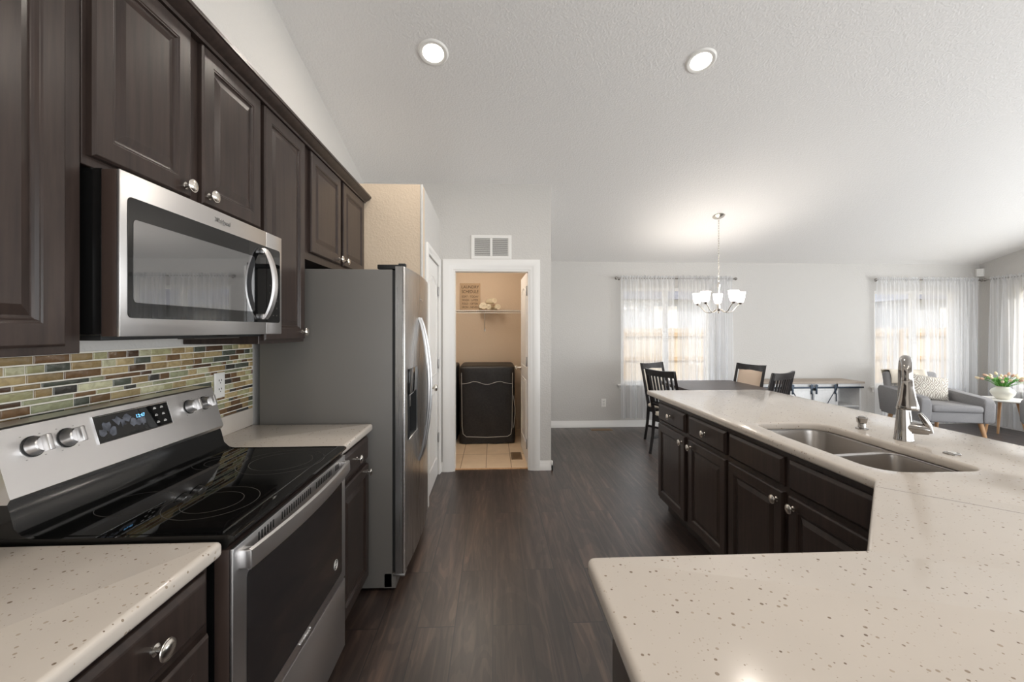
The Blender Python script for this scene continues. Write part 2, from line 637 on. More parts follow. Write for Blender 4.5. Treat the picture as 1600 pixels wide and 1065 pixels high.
def text_obj(name, body, size, mat, parent, loc, rot, depth=0.0006, align='CENTER', sx=1.0):
    cu = bpy.data.curves.new(name, 'FONT')
    cu.body = body
    cu.size = size
    cu.extrude = depth
    cu.align_x = align
    cu.align_y = 'CENTER'
    tmp = bpy.data.objects.new(name + '_tmp', cu)
    COL.objects.link(tmp)
    bpy.context.view_layer.update()
    dg = bpy.context.evaluated_depsgraph_get()
    me = bpy.data.meshes.new_from_object(tmp.evaluated_get(dg))
    bpy.data.objects.remove(tmp)
    me.materials.clear()
    me.materials.append(M[mat])
    o = bpy.data.objects.new(name, me)
    COL.objects.link(o)
    o.parent = parent
    o.location = loc
    o.rotation_euler = rot
    o.scale = (sx, 1, 1)
    return o


def slab(outer, holes, z0, z1, bevel):
    """flat slab with a rounded edge and holes, from 2-D outlines"""
    cu = bpy.data.curves.new('slab', 'CURVE')
    cu.dimensions = '2D'
    cu.fill_mode = 'BOTH'
    for pts in [outer] + holes:
        sp = cu.splines.new('POLY')
        sp.points.add(len(pts) - 1)
        for p, q in zip(sp.points, pts):
            p.co = (q[0], q[1], 0, 1)
        sp.use_cyclic_u = True
    cu.bevel_depth = bevel
    cu.bevel_resolution = 3
    cu.extrude = (z1 - z0) / 2 - bevel
    cu.offset = -bevel
    tmp = bpy.data.objects.new('slab_tmp', cu)
    COL.objects.link(tmp)
    bpy.context.view_layer.update()
    dg = bpy.context.evaluated_depsgraph_get()
    me = bpy.data.meshes.new_from_object(tmp.evaluated_get(dg))
    bpy.data.objects.remove(tmp)
    mb = MB()
    mb.bm.from_mesh(me)
    bmesh.ops.remove_doubles(mb.bm, verts=mb.bm.verts, dist=1e-5)
    bmesh.ops.translate(mb.bm, verts=mb.bm.verts, vec=(0, 0, (z0 + z1) / 2))
    for fc in mb.bm.faces:
        fc.material_index = 0
    return mb


def rounded(pts, radii, n=6):
    """round the corners of a 2-D polygon"""
    out = []
    m = len(pts)
    for i in range(m):
        p = Vector(pts[i])
        a = Vector(pts[i - 1])
        b = Vector(pts[(i + 1) % m])
        r = radii[i] if isinstance(radii, (list, tuple)) else radii
        if r <= 0:
            out.append(tuple(p))
            continue
        da, db = (a - p).normalized(), (b - p).normalized()
        ang = da.angle(db)
        d = min(r / math.tan(ang / 2), (a - p).length * 0.49, (b - p).length * 0.49)
        for k in range(n + 1):
            t = k / n
            q = (p + da * d) * (1 - t) ** 2 + p * 2 * t * (1 - t) + (p + db * d) * t ** 2
            out.append(tuple(q))
    return out


# ---------------------------------------------------------------- the room
LW, RW, FY = -1.275, 7.36, 5.968      # left wall, right wall, far wall
BY = -4.0                             # back wall
LY = 4.166                            # laundry wall face
PX, PY, PT = -0.528, 3.151, 2.5       # pantry corner and top


def cz(y):
    return 2.395 + 0.2625 * (FY - y)


struct('floor', MB().box(LW - 0.1, RW + 0.1, BY - 0.1, FY + 0.1, -0.12, 0.0), 'floor')
# pitched ceiling, one slope falling to the far wall
cb = MB()
cb.prism([(BY - 0.1, cz(BY - 0.1)), (FY + 0.1, cz(FY + 0.1)), (FY + 0.1, cz(FY + 0.1) + 0.15), (BY - 0.1, cz(BY - 0.1) + 0.15)], 'x', LW - 0.1, RW + 0.1)
struct('ceiling', cb, 'ceil')
struct('wall_left', MB().prism([(BY, 0), (FY, 0), (FY, cz(FY) + 0.02), (BY, cz(BY) + 0.02)], 'x', LW - 0.1, LW), 'wall')


def holed(x0, x1, z0, z1, holes):
    """rectangles covering x0..x1, z0..z1 around holes (sorted, not overlapping in x)"""
    out, x = [], x0
    for hx0, hx1, hz0, hz1 in holes:
        out.append((x, hx0, z0, z1))
        if hz0 > z0:
            out.append((hx0, hx1, z0, hz0))
        if hz1 < z1:
            out.append((hx0, hx1, hz1, z1))
        x = hx1
    out.append((x, x1, z0, z1))
    return out


W1 = (1.86, 3.22, 0.62, 2.03)
W2 = (5.70, 7.02, 0.56, 2.0)
W3 = (3.75, 5.56, 0.56, 2.0)          # on the right wall, along y
W4 = (0.6, 2.9, 0.05, 2.05)  # unseen window, added to let light in
W5 = (-3.2, -0.6, 0.05, 2.05)  # likewise added out of view for its light
wb = MB()
for x0, x1, z0, z1 in holed(0.46, RW + 0.1, 0, cz(FY) + 0.02, [W1, W2]):
    wb.box(x0, x1, FY, FY + 0.12, z0, z1)
struct('wall_far', wb, 'wall')
wb = MB()
for y0, y1, z0, z1 in holed(BY, FY, 0, 2.395, [W5, W4, W3]):
    wb.box(RW, RW + 0.12, y0, y1, z0, z1)
wb.prism([(BY, 2.395), (FY, 2.395), (FY, cz(FY) + 0.02), (BY, cz(BY) + 0.02)], 'x', RW, RW + 0.12)
struct('wall_right', wb, 'wall')
wb = MB()
for x0, x1, z0, z1 in holed(LW - 0.1, RW + 0.1, 0, cz(BY) + 0.02, [(0.4, 6.6, 0.0, 2.5)]):  # unseen wall, its opening added to admit daylight and limit the sun
    wb.box(x0, x1, BY - 0.12, BY, z0, z1)
struct('wall_back', wb, 'wall')

# laundry block
OX0, OX1, OZ = -0.395, 0.372, 2.012
wb = MB()
for x0, x1, z0, z1 in holed(LW, 0.586, 0, cz(LY) - 0.0, [(OX0, OX1, 0, OZ)]):
    wb.box(x0, x1, LY, LY + 0.115, z0, z1)
struct('wall_laundry_front', wb, 'wall')
struct('wall_laundry_side', MB().prism([(LY + 0.115, 0), (FY, 0), (FY, cz(FY) + 0.01), (LY + 0.115, cz(LY + 0.115) + 0.01)], 'x', 0.486, 0.586), 'wall')
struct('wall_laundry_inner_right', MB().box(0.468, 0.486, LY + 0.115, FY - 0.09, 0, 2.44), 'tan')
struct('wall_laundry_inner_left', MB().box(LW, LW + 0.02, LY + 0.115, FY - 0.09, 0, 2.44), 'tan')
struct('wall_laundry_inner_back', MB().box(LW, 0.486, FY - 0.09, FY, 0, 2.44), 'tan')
struct('ceiling_laundry', MB().box(LW, 0.486, LY + 0.115, FY - 0.0, 2.40, 2.44), 'ceil')
struct('floor_laundry', MB().box(LW, 0.486, LY + 0.05, FY - 0.09, 0.0, 0.008), 'tilefl')
struct('trim_4', MB().box(OX0, OX1, LY + 0.035, LY + 0.055, 0.0, 0.012, 0.003), 'oak')

# pantry box with a flat ledge on top
DY0, DY1, DZ = 3.40, 4.085, 2.035
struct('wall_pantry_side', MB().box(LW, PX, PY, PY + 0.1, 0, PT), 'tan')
wb = MB()
for y0, y1, z0, z1 in holed(PY + 0.1, LY, 0, PT, [(DY0, DY1, 0, DZ)]):
    wb.box(PX - 0.1, PX, y0, y1, z0, z1, 0)
struct('wall_pantry_front', wb, 'wall')
struct('ceiling_pantry', MB().box(LW, PX - 0.1, PY + 0.1, LY, PT - 0.03, PT), 'wall')
struct('trim_5', MB().tube([(PX - 0.008, PY + 0.008, 0.0), (PX - 0.008, PY + 0.008, PT)], 0.012, 10), 'wall')


# mouldings
def base_profile(h=0.095, d=0.016):
    return [(0, 0), (d, 0), (d, h * 0.55), (d * 0.72, h * 0.62), (d * 0.72, h * 0.78), (d * 0.45, h * 0.86), (d * 0.3, h), (0, h)]


def baseboard(name, p, axis, a, b, flip):
    mb = MB()
    if axis == 'x':     # runs along x, on plane y=p, sticks out by -y
        mb.prism([(p - flip * d, z) for d, z in base_profile()], 'x', a, b)
    else:
        mb.prism([(p + flip * d, z) for d, z in base_profile()], 'y', a, b)
    return struct(name, mb, 'trim')


baseboard('baseboard_far', FY, 'x', 0.60, RW, 1)
baseboard('baseboard_laundry', LY, 'x', 0.469, 0.602, 1)
baseboard('baseboard_laundry_left', LY, 'x', PX + 0.001, -0.497, 1)
baseboard('baseboard_laundry_side', 0.586, 'y', LY - 0.016, FY - 0.016, 1)
baseboard('baseboard_right', RW, 'y', 3.0, FY - 0.016, -1)
baseboard('baseboard_pantry', PX, 'y', PY, DY0 - 0.075, 1)


def casing(name, x0, x1, ztop, w, y, mat='trim', M4=None, d=0.018):
    """door casing around x0..x1 up to ztop, standing out to -y"""
    mb = MB()
    if M4:
        mb.X = M4
    prof = [(0, 0), (0, -d * 0.45), (w * 0.12, -d * 0.62), (w * 0.32, -d * 0.7), (w * 0.42, -d * 0.95), (w * 0.85, -d), (w, -d * 0.8), (w, 0)]

    def sweep(path):
        rows = []
        for (cx, cz_, ox, oz) in path:
            rows.append([mb.v((cx + ox * t, y + dy, cz_ + oz * t)) for t, dy in prof])
        for a, b in zip(rows, rows[1:]):
            for k in range(len(prof) - 1):
                mb.f([a[k], a[k + 1], b[k + 1], b[k]])
        mb.f(rows[0])
        mb.f(rows[-1])
    sweep([(x0, 0, -1, 0), (x0, ztop, -1, 1), (x1, ztop, 1, 1), (x1, 0, 1, 0)])
    return struct(name, mb, mat)


casing('trim_1', OX0, OX1, OZ, 0.1, LY)
R90 = Matrix.Translation((PX, DY0, 0)) @ Matrix.Rotation(PI / 2, 4, 'Z')
casing('trim_2', 0, DY1 - DY0, DZ, 0.072, 0.0, M4=R90)
jb = MB()
jb.box(OX0 - 0.001, OX0 + 0.018, LY, LY + 0.116, 0, OZ)
jb.box(OX1 - 0.018, OX1 + 0.001, LY, LY + 0.116, 0, OZ)
jb.box(OX0 + 0.018, OX1 - 0.018, LY, LY + 0.116, OZ - 0.018, OZ + 0.001)
struct('trim_3', jb, 'trim')


# ---------------------------------------------------------------- doors
def knob_mesh(axis='-y', r=0.0205, ln=0.03):
    mb = MB()
    mb.lathe([(0, 0), (r * 0.55, 0), (r * 0.55, 0.002), (r * 0.3, 0.006), (r * 0.27, ln * 0.55), (r * 0.5, ln * 0.62),
              (r * 0.96, ln * 0.72), (r, ln * 0.78), (r * 0.96, ln * 0.83), (r * 0.86, ln * 0.835), (r * 0.8, ln * 0.87), (r * 0.6, ln * 0.96), (r * 0.3, ln * 1.01), (0, ln * 1.02)], (0, 0, 0), axis, 24)
    o = mb.obj('knob', 'nickel')
    me = o.data
    bpy.data.objects.remove(o)
    return me


KNOB = knob_mesh()


def add_knob(parent, x, y, z, name='knob'):
    o = bpy.data.objects.new(name, KNOB)
    COL.objects.link(o)
    o.parent = parent
    o.location = (x, y, z)
    return o


DOOR_R = [(0, 0), (0, -0.014), (0.004, -0.019), (0.006, -0.020), (0.050, -0.020), (0.053, -0.018), (0.056, -0.018), (0.060, -0.0125),
          (0.064, -0.0105), (0.067, -0.0105), (0.089, -0.0175), (0.092, -0.0175)]
DRAW_R = [(0, 0), (0, -0.008), (0.0015, -0.0105), (0.012, -0.0188), (0.0155, -0.020)]


def panel_door(parent, x0, x1, z0, z1, knob=None, mat='cab'):
    d = MB().panel(x0, x1, z0, z1, DOOR_R).obj('door', mat, parent, ang=12)
    if knob:
        add_knob(d, knob[0], -0.020, knob[1])
    return d


def drawer_front(parent, x0, x1, z0, z1, knob=True, mat='cab', name='drawer'):
    d = MB().panel(x0, x1, z0, z1, DRAW_R).obj(name, mat, parent, ang=12)
    if knob:
        add_knob(d, (x0 + x1) / 2, -0.020, (z0 + z1) / 2)
    return d


def carcass(parent, w, d, z0, z1, toe=0.0, mat='cab', name='carcass', hollow=None):
    mb = MB()
    if hollow:     # open top basin space: sides, floor and back only
        mb.box(0, 0.02, 0, d, z0 + toe, z1)
        mb.box(w - 0.02, w, 0, d, z0 + toe, z1)
        mb.box(0.02, w - 0.02, d - 0.02, d, z0 + toe, z1)
        mb.box(0.02, w - 0.02, 0, 0.02, z0 + toe, z1)
        mb.box(0.02, w - 0.02, 0.02, d - 0.02, z0 + toe, z0 + toe + 0.02)
    else:
        mb.box(0, w, 0, d, z0 + toe, z1, 0.0015, 1)
    o = mb.obj(name, mat, parent)
    if toe:
        MB().box(0.0, w, 0.07, d, z0, z0 + toe).obj('toe_kick', mat, parent)
    return o


LF = PI / 2        # left run faces +x
RF = -PI / 2       # island faces -x

# upper cabinets (face at x=-0.97 with doors to -0.95)
UX, UD, UT = -0.97, 0.303, 2.365
u = thing('wall_cabinet', 'dark wall cabinet cut off by the left edge, left of the microwave', 'cabinet', (UX, 0.37, 0), LF)
carcass(u, 0.655, UD, 1.355, UT)
panel_door(u, 0.01, 0.605, 1.373, 2.35, (0.04, 1.42))
u = thing('wall_cabinet', 'short dark wall cabinet with two knobs mounted above the microwave', 'cabinet', (UX, 1.028, 0), LF)
carcass(u, 0.742, UD, 1.803, UT)
panel_door(u, 0.010, 0.332, 1.826, 2.35, (0.306, 1.856))
panel_door(u, 0.385, 0.726, 1.826, 2.35, (0.412, 1.856))
u = thing('wall_cabinet', 'tall narrow dark wall cabinet between the microwave and refrigerator', 'cabinet', (UX, 1.772, 0), LF)
carcass(u, 0.410, UD, 1.350, UT)
panel_door(u, 0.014, 0.384, 1.365, 2.35, (0.352, 1.40))
u = thing('wall_cabinet', 'short dark wall cabinet with two doors above the refrigerator', 'cabinet', (UX, 2.185, 0), LF)
carcass(u, 0.962, UD, 1.776, UT)
panel_door(u, 0.045, 0.470, 1.818, 2.35, (0.440, 1.848))
panel_door(u, 0.515, 0.940, 1.818, 2.35, (0.545, 1.848))
# crown along the top
cm = MB()
prof = [(0.0, 2.352), (0.022, 2.352), (0.024, 2.362), (0.034, 2.366), (0.05, 2.376), (0.058, 2.386), (0.064, 2.388), (0.064, 2.400), (0.0, 2.400)]
cm.prism([(UX + 0.002 + a, z) for a, z in prof], 'y', 0.37, 3.147)
tag(cm.obj('crown_moulding', 'cab', ang=20), 'long dark crown moulding along the top of the wall cabinets', 'moulding')

# base cabinets on the left
CF = -0.668        # face frame
b = thing('base_cabinet', 'dark base cabinet with one drawer left of the range', 'cabinet', (CF, 0.66, 0), LF)
carcass(b, 0.345, 0.60, 0, 0.876, 0.1)
drawer_front(b, 0.015, 0.325, 0.735, 0.855)
panel_door(b, 0.015, 0.325, 0.125, 0.715, (0.05, 0.68))
b = thing('base_cabinet', 'dark base cabinet below the left counter at the picture edge', 'cabinet', (CF, 0.05, 0), LF)
carcass(b, 0.608, 0.60, 0, 0.876, 0.1)
drawer_front(b, 0.015, 0.593, 0.735, 0.855)
panel_door(b, 0.015, 0.298, 0.125, 0.715, (0.265, 0.68))
panel_door(b, 0.310, 0.593, 0.125, 0.715, (0.343, 0.68))
b = thing('base_cabinet', 'narrow dark base cabinet between the range and refrigerator', 'cabinet', (CF, 1.795, 0), LF)
carcass(b, 0.435, 0.60, 0, 0.876, 0.1)
drawer_front(b, 0.02, 0.415, 0.735, 0.855)
panel_door(b, 0.02, 0.415, 0.125, 0.715, (0.378, 0.68))


def countertop(name, label, outer, holes=(), radii=0.0):
    mb = slab(rounded(outer, radii) if radii else outer, list(holes), 0.876, 0.914, 0.012)
    return tag(mb.obj(name, 'quartz', ang=50), label, 'countertop')


CX = -0.635
c = countertop('countertop', 'cream speckled quartz countertop piece left of the range', [(LW + 0.003, 0.0), (CX, 0.0), (CX, 1.012), (LW + 0.003, 1.012)], radii=[0, 0, 0.012, 0])
MB().box(LW + 0.003, LW + 0.022, 0.0, 1.012, 0.914, 1.003, 0.002).obj('upstand', 'quartz', c)
c = countertop('countertop', 'short cream quartz countertop piece between range and refrigerator', [(LW + 0.003, 1.79), (CX, 1.79), (CX, 2.236), (LW + 0.003, 2.236)], radii=[0, 0, 0.012, 0])
MB().box(LW + 0.003, LW + 0.022, 1.79, 2.236, 0.914, 1.003, 0.002).obj('upstand', 'quartz', c)

# mosaic backsplash
TX = LW + 0.001
mb = MB()
bs = tag(MB().box(TX, TX + 0.004, 0.0, 2.262, 0.90, 1.342).obj('tile_backsplash', 'grout'), 'multicoloured glass mosaic backsplash on the wall behind the range', 'backsplash')
lay = mb.bm.loops.layers.float_color.new('tile')
pal = [(rgb(170, 166, 126), 4), (rgb(196, 193, 160), 3), (rgb(180, 160, 118), 4), (rgb(152, 130, 92), 3), (rgb(112, 86, 60), 3), (rgb(84, 64, 48), 1.5), (rgb(84, 88, 78), 2.5), (rgb(146, 148, 118), 3), (rgb(66, 64, 60), 1.5)]
z = 1.0045 - 0.1
heights = [0.026, 0.0165, 0.026, 0.0165, 0.026, 0.026]
hi = 0
while z < 1.338:
    h = heights[hi % 6]
    hi += 1
    if z + h > 1.342:
        h = 1.341 - z
        if h < 0.006:
            break
    y = -0.02 + random.uniform(-0.06, 0.0)
    last = None
    while y < 2.262:
        w = random.choice([0.05, 0.072, 0.072, 0.1, 0.118] if h > 0.02 else [0.034, 0.05, 0.072, 0.118, 0.14])
        y1 = min(y + w, 2.262)
        y0 = max(y, 0.0)
        if y1 - y0 > 0.008:
            n0 = len(mb.bm.faces)
            mb.X = Matrix.Translation((TX + 0.004, y0, 0)) @ Matrix.Rotation(PI / 2, 4, 'Z')
            mb.panel(0, y1 - y0 - 0.0044, z, z + h - 0.0044, [(0, 0), (0, -0.002), (0.0012, -0.0036), (0.0025, -0.004)])
            mb.bm.faces.ensure_lookup_table()
            while True:
                cc = random.choices([p[0] for p in pal], [p[1] for p in pal])[0]
                if cc != last:
                    break
            last = cc
            k = random.uniform(0.85, 1.15)
            cc = (cc[0] * k, cc[1] * k, cc[2] * k, 1)
            for fc in mb.bm.faces[n0:]:
                for lp in fc.loops:
                    lp[lay] = cc
        y += w
    z += h
mb.X = Matrix.Identity(4)
mb.obj('mosaic_tiles', 'mosaic', bs)


def outlet(name, label, loc, rz):
    o = thing(name, label, 'outlet', loc, rz, None)
    p = MB().panel(-0.036, 0.036, -0.058, 0.058, [(0, 0), (0, -0.003), (0.004, -0.006), (0.008, -0.0065)]).obj('cover_plate', 'white', o)
    for zc in (-0.02, 0.02):
        mb = MB()
        mb.box(-0.011, -0.007, -0.0072, -0.006, zc - 0.001, zc + 0.008)
        mb.box(0.006, 0.010, -0.0072, -0.006, zc, zc + 0.008)
        mb.lathe([(0, 0.006), (0.0025, 0.006), (0.0025, 0.0072), (0, 0.0072)], (0, 0, zc - 0.008), '-y', 8)
        mb.obj('socket', 'slot', o)
    return o


outlet('wall_outlet', 'white duplex outlet on the mosaic backsplash right of the range', (LW + 0.0095, 1.985, 1.153), LF)
outlet('wall_outlet', 'white duplex outlet low on the wall left of the dining window', (1.605, FY - 0.0005, 0.351), 0.0)

# ---------------------------------------------------------------- range
RWD = 0.762
rg = thing('range', 'stainless steel electric range with black glass cooktop', 'range', (-0.62, 1.021, 0), LF)
# local: x along the front 0..0.762, y into the wall, front face of the door at y=0
MB().box(0.004, RWD - 0.004, 0.045, 0.62, 0.03, 0.895).obj('body', 'black', rg)
MB().box(0.02, RWD - 0.02, 0.075, 0.6, 0.0, 0.03).obj('base', 'blackm', rg)
ck = MB()
ck.prism([(0.008, 0.900), (0.014, 0.889), (0.03, 0.889), (0.60, 0.889), (0.60, 0.921), (0.006, 0.921), (-0.004, 0.917), (-0.004, 0.909)], 'x', 0.0, RWD)
ct = ck.obj('cooktop', 'blackglass', rg, ang=25)
rim = MB()
rim.tube([(0.012, 0.03, 0.921), (RWD - 0.012, 0.03, 0.921), (RWD - 0.012, 0.5, 0.921), (0.012, 0.5, 0.921)], 0.0028, 8, True)
rim.obj('rim', 'black', ct)


def burner(parent, cx, cy, rads):
    mb = MB()
    for r in rads:
        n = 48
        mb.tube([(cx + r * math.cos(2 * PI * i / n), cy + r * math.sin(2 * PI * i / n), 0.9212) for i in range(n)], 0.0009, 4, True, 0.35)
    mb.obj('burner_ring', 'greyline', parent)


burner(ct, 0.20, 0.175, [0.115, 0.075])
burner(ct, 0.565, 0.165, [0.145, 0.105])
burner(ct, 0.20, 0.385, [0.085])
burner(ct, 0.565, 0.385, [0.085, 0.05])
# rear riser and slanted control panel
rs = MB()
rs.prism([(0.455, 0.921), (0.475, 0.926), (0.495, 0.945), (0.505, 0.985), (0.512, 1.004), (0.62, 1.004), (0.62, 0.921)], 'x', 0.001, RWD - 0.001)
rs.obj('rear_riser', 'black', rg, ang=40)
cp = MB()
cp.prism([(0.500, 1.014), (0.507, 1.002), (0.62, 1.002), (0.62, 1.176), (0.552, 1.176), (0.546, 1.172), (0.503, 1.022)], 'x', -0.002, RWD + 0.002)
cpo = cp.obj('control_panel', 'steel', rg, ang=20)
# slope frame of the panel face
P0, P1 = Vector((0, 0.503, 1.022)), Vector((0, 0.546, 1.172))
sl = (P1 - P0).normalized()
tilt = math.atan2(P1.y - P0.y, P1.z - P0.z)


def on_panel(x, t):
    p = P0 + sl * t
    return Matrix.Translation((x, p.y, p.z)) @ Matrix.Rotation(-tilt, 4, 'X')


for kx, nm in ((0.075, 'a'), (0.160, 'b'), (0.612, 'c'), (0.694, 'd')):
    km = MB()
    km.X = on_panel(kx, 0.100)
    km.lathe([(0, 0.0), (0.024, 0.0), (0.024, 0.006), (0.0215, 0.01), (0.0205, 0.028), (0.018, 0.030), (0, 0.030)], (0, 0, 0), '-y', 28)
    km.mi = 0
    km.box(-0.0065, 0.0065, -0.046, -0.028, -0.0205, 0.0205, 0.002)
    k = km.obj('control_knob', 'steel', cpo)
    rm = MB()
    rm.X = on_panel(kx, 0.100)
    rm.lathe([(0.0245, 0.0), (0.0265, 0.0), (0.0265, 0.003), (0.0245, 0.003)], (0, 0, 0), '-y', 28)
    rm.obj('knob_base', 'blackm', k)
    for aa in (0.9, 2.2, 4.1, 5.4):
        mk = MB()
        mk.X = on_panel(kx, 0.100)
        mk.box(0.036 * math.cos(aa) - 0.002, 0.036 * math.cos(aa) + 0.002, -0.0005, 0, 0.036 * math.sin(aa) - 0.0012, 0.036 * math.sin(aa) + 0.0012)
        mk.obj('knob_marking', 'badge', cpo)
dm = MB()
dm.X = on_panel(0.3745, 0.099)
dm.panel(-0.137, 0.137, -0.038, 0.038, [(0, 0.0), (0, -0.0025), (0.003, -0.0025), (0.0035, -0.0012)])
dsp = dm.obj('display', ['blackglass'], cpo)
fr = MB()
fr.X = on_panel(0.3745, 0.099)
fr.tube([(-0.138, -0.002, -0.039), (0.138, -0.002, -0.039), (0.138, -0.002, 0.039), (-0.138, -0.002, 0.039)], 0.0022, 6, True)
fr.obj('display_frame', 'badgel', dsp)
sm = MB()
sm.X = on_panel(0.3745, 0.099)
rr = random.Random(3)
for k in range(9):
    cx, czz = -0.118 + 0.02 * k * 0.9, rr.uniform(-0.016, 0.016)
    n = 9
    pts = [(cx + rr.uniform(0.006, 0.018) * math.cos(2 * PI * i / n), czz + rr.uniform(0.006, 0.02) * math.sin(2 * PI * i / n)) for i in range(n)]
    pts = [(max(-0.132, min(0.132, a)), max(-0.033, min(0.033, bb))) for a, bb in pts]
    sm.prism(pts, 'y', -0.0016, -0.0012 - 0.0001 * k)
sm.obj('reflection_blotch', 'reflection_blotch', dsp)  # blotches painted on the glass to look like reflections
bt = MB()
bt.X = on_panel(0.3745, 0.099)
for cx in (0.082, 0.112):
    for czz in (-0.024, 0.0, 0.024):
        bt.box(cx - 0.006, cx + 0.006, -0.0018, -0.0012, czz - 0.0012, czz + 0.0012)
        bt.box(cx - 0.004, cx + 0.004, -0.0018, -0.0012, czz + 0.003, czz + 0.0046)
bt.obj('button_label', 'white', dsp)
o = text_obj('clock_digits', '12:47', 0.016, 'blue', dsp, (0, 0, 0), (0, 0, 0), 0.0002)
o.matrix_local = on_panel(0.395, 0.112) @ Matrix.Translation((0, -0.0018, 0)) @ Matrix.Rotation(PI / 2, 4, 'X')

# oven door
dr = MB()
dr.box(0.003, RWD - 0.003, 0.0, 0.010, 0.378, 0.885, 0.003)
od = dr.obj('oven_door', 'steel', rg)
MB().box(0.004, RWD - 0.004, 0.010, 0.045, 0.379, 0.884, 0.002).obj('door_core', 'edge', od)
gl = MB()
gl.prism(rounded([(0.058, 0.415), (RWD - 0.045, 0.415), (RWD - 0.045, 0.800), (0.058, 0.800)], 0.02), 'y', -0.0015, 0.02)
gl.obj('window', 'ovenglass', od, ang=30)
x = 0.11
for grp in (6, 14, 10, 3):
    vt = MB()
    for k in range(grp):
        vt.box(x, x + 0.0055, -0.0008, 0.002, 0.852, 0.874)
        x += 0.0145
    x += 0.035
    vt.obj('vent_slots', 'slot', od)
# flat bowed handle
hb = MB()
n = 28
hx0, hx1 = 0.030, RWD - 0.030
rows = []
for i in range(n + 1):
    t = i / n
    x = hx0 + (hx1 - hx0) * t
    y = -0.024 - 0.020 * math.sin(PI * t) ** 0.9
    rows.append([hb.v((x, y - 0.001, 0.821)), hb.v((x, y - 0.006, 0.831)), hb.v((x, y - 0.004, 0.868)), hb.v((x, y + 0.003, 0.872)), hb.v((x, y + 0.006, 0.850)), hb.v((x, y + 0.005, 0.821))])
for a, bb in zip(rows, rows[1:]):
    for k in range(6):
        hb.f([a[k], a[(k + 1) % 6], bb[(k + 1) % 6], bb[k]])
hb.f(rows[0])
hb.f(rows[-1][::-1])
hb.box(hx0 - 0.001, hx0 + 0.02, -0.028, 0.002, 0.823, 0.870, 0.003)
hb.box(hx1 - 0.02, hx1 + 0.001, -0.028, 0.002, 0.823, 0.870, 0.003)
hb.obj('handle', 'steel', od, ang=45)
st = MB()
st.lathe([(0, 0.0016), (0.020, 0.0016), (0.020, 0.0022), (0, 0.0022)], (0.648, 0, 0.485), '-y', 28)
sk = st.obj('round_sticker', 'blackm', od)
st = MB()
for r in (0.0185, 0.0115):
    st.tube([(0.648 + r * math.cos(2 * PI * i / 28), -0.0023, 0.485 + r * math.sin(2 * PI * i / 28)) for i in range(28)], 0.0013, 4, True, 0.4)
st.box(0.6405, 0.6555, -0.0026, -0.002, 0.4825, 0.4875)
st.obj('sticker_print', 'white', sk)
text_obj('badge', 'Whirlpool', 0.019, 'badgel', od, (0.385, -0.001, 0.394), (PI / 2, 0, 0), 0.0012)
MB().box(0.003, RWD - 0.003, 0.0, 0.045, 0.085, 0.370, 0.004).obj('storage_drawer', 'steel', rg)

# ---------------------------------------------------------------- microwave
mwv = thing('microwave', 'stainless over-the-range microwave under the short wall cabinet', 'microwave', (-0.895, 1.041, 1.393), LF)
W, H = 0.768, 0.408
MB().box(0.004, W - 0.004, 0.045, 0.375, 0.004, H, 0.004).obj('body', 'black', mwv)
dd = MB()
dd.box(0.0, 0.647, 0.0, 0.008, 0.0, H - 0.004, 0.002)
door = dd.obj('door', 'steel', mwv)
MB().box(0.0005, 0.6465, 0.008, 0.043, 0.0005, H - 0.0045, 0.002).obj('door_core', 'edge', door)
pc = MB()
pc.box(0.649, W, 0.0, 0.043, 0.0, H - 0.004, 0.003)
cpn = pc.obj('control_column', 'steel', mwv)
MB().prism(rounded([(0.021, 0.046), (0.6465, 0.046), (0.6465, 0.345), (0.021, 0.345)], [0.014, 0, 0, 0.014]), 'y', -0.0015, 0.01).obj('glass', 'blackglass', door, ang=30)
MB().prism(rounded([(0.036, 0.085), (0.565, 0.085), (0.565, 0.292), (0.036, 0.292)], 0.012), 'y', -0.0022, 0.0).obj('viewing_screen', 'mwglass', door, ang=30)
MB().prism(rounded([(0.6495, 0.046), (W - 0.018, 0.046), (W - 0.018, 0.345), (0.6495, 0.345)], [0, 0.014, 0.014, 0]), 'y', -0.0015, 0.01).obj('keypad', 'blackglass', cpn, ang=30)
for i in range(3):
    for j in range(5):
        bt = MB()
        bt.lathe([(0, 0.0016), (0.003, 0.0016), (0.003, 0.0021), (0, 0.0021)], (0.672 + 0.026 * i, 0, 0.075 + 0.03 * j), '-y', 10)
        bt.obj('key_marking', 'greyline', cpn)
hb = MB()
rows = []
for i in range(21):
    t = i / 20
    y = -0.014 - 0.040 * math.sin(PI * t) ** 0.75
    z = 0.058 + 0.272 * t
    rows.append([hb.v((0.596, y + 0.004, z)), hb.v((0.599, y - 0.004, z)), hb.v((0.612, y - 0.008, z)), hb.v((0.625, y - 0.004, z)), hb.v((0.628, y + 0.004, z)), hb.v((0.612, y + 0.006, z))])
for a, bb in zip(rows, rows[1:]):
    for k in range(6):
        hb.f([a[k], a[(k + 1) % 6], bb[(k + 1) % 6], bb[k]])
hb.f(rows[0])
hb.f(rows[-1][::-1])
hb.box(0.598, 0.626, -0.018, 0.001, 0.0575, 0.078, 0.003)
hb.box(0.598, 0.626, -0.018, 0.001, 0.310, 0.3305, 0.003)
hb.obj('handle', 'steel', door, ang=50)
text_obj('badge', 'Whirlpool', 0.019, 'badge', door, (0.382, -0.001, 0.374), (PI / 2, 0, 0), 0.0008)
un = MB()
un.box(0.03, W - 0.03, 0.07, 0.36, -0.010, 0.006, 0.003)
un.box(0.45, 0.62, 0.03, 0.06, -0.006, 0.004, 0.002)
und = un.obj('underside_grille', 'blackm', mwv)
MB().box(0.36, 0.60, 0.075, 0.13, -0.014, -0.009, 0.002).obj('lamp_cover', 'greyline', und)

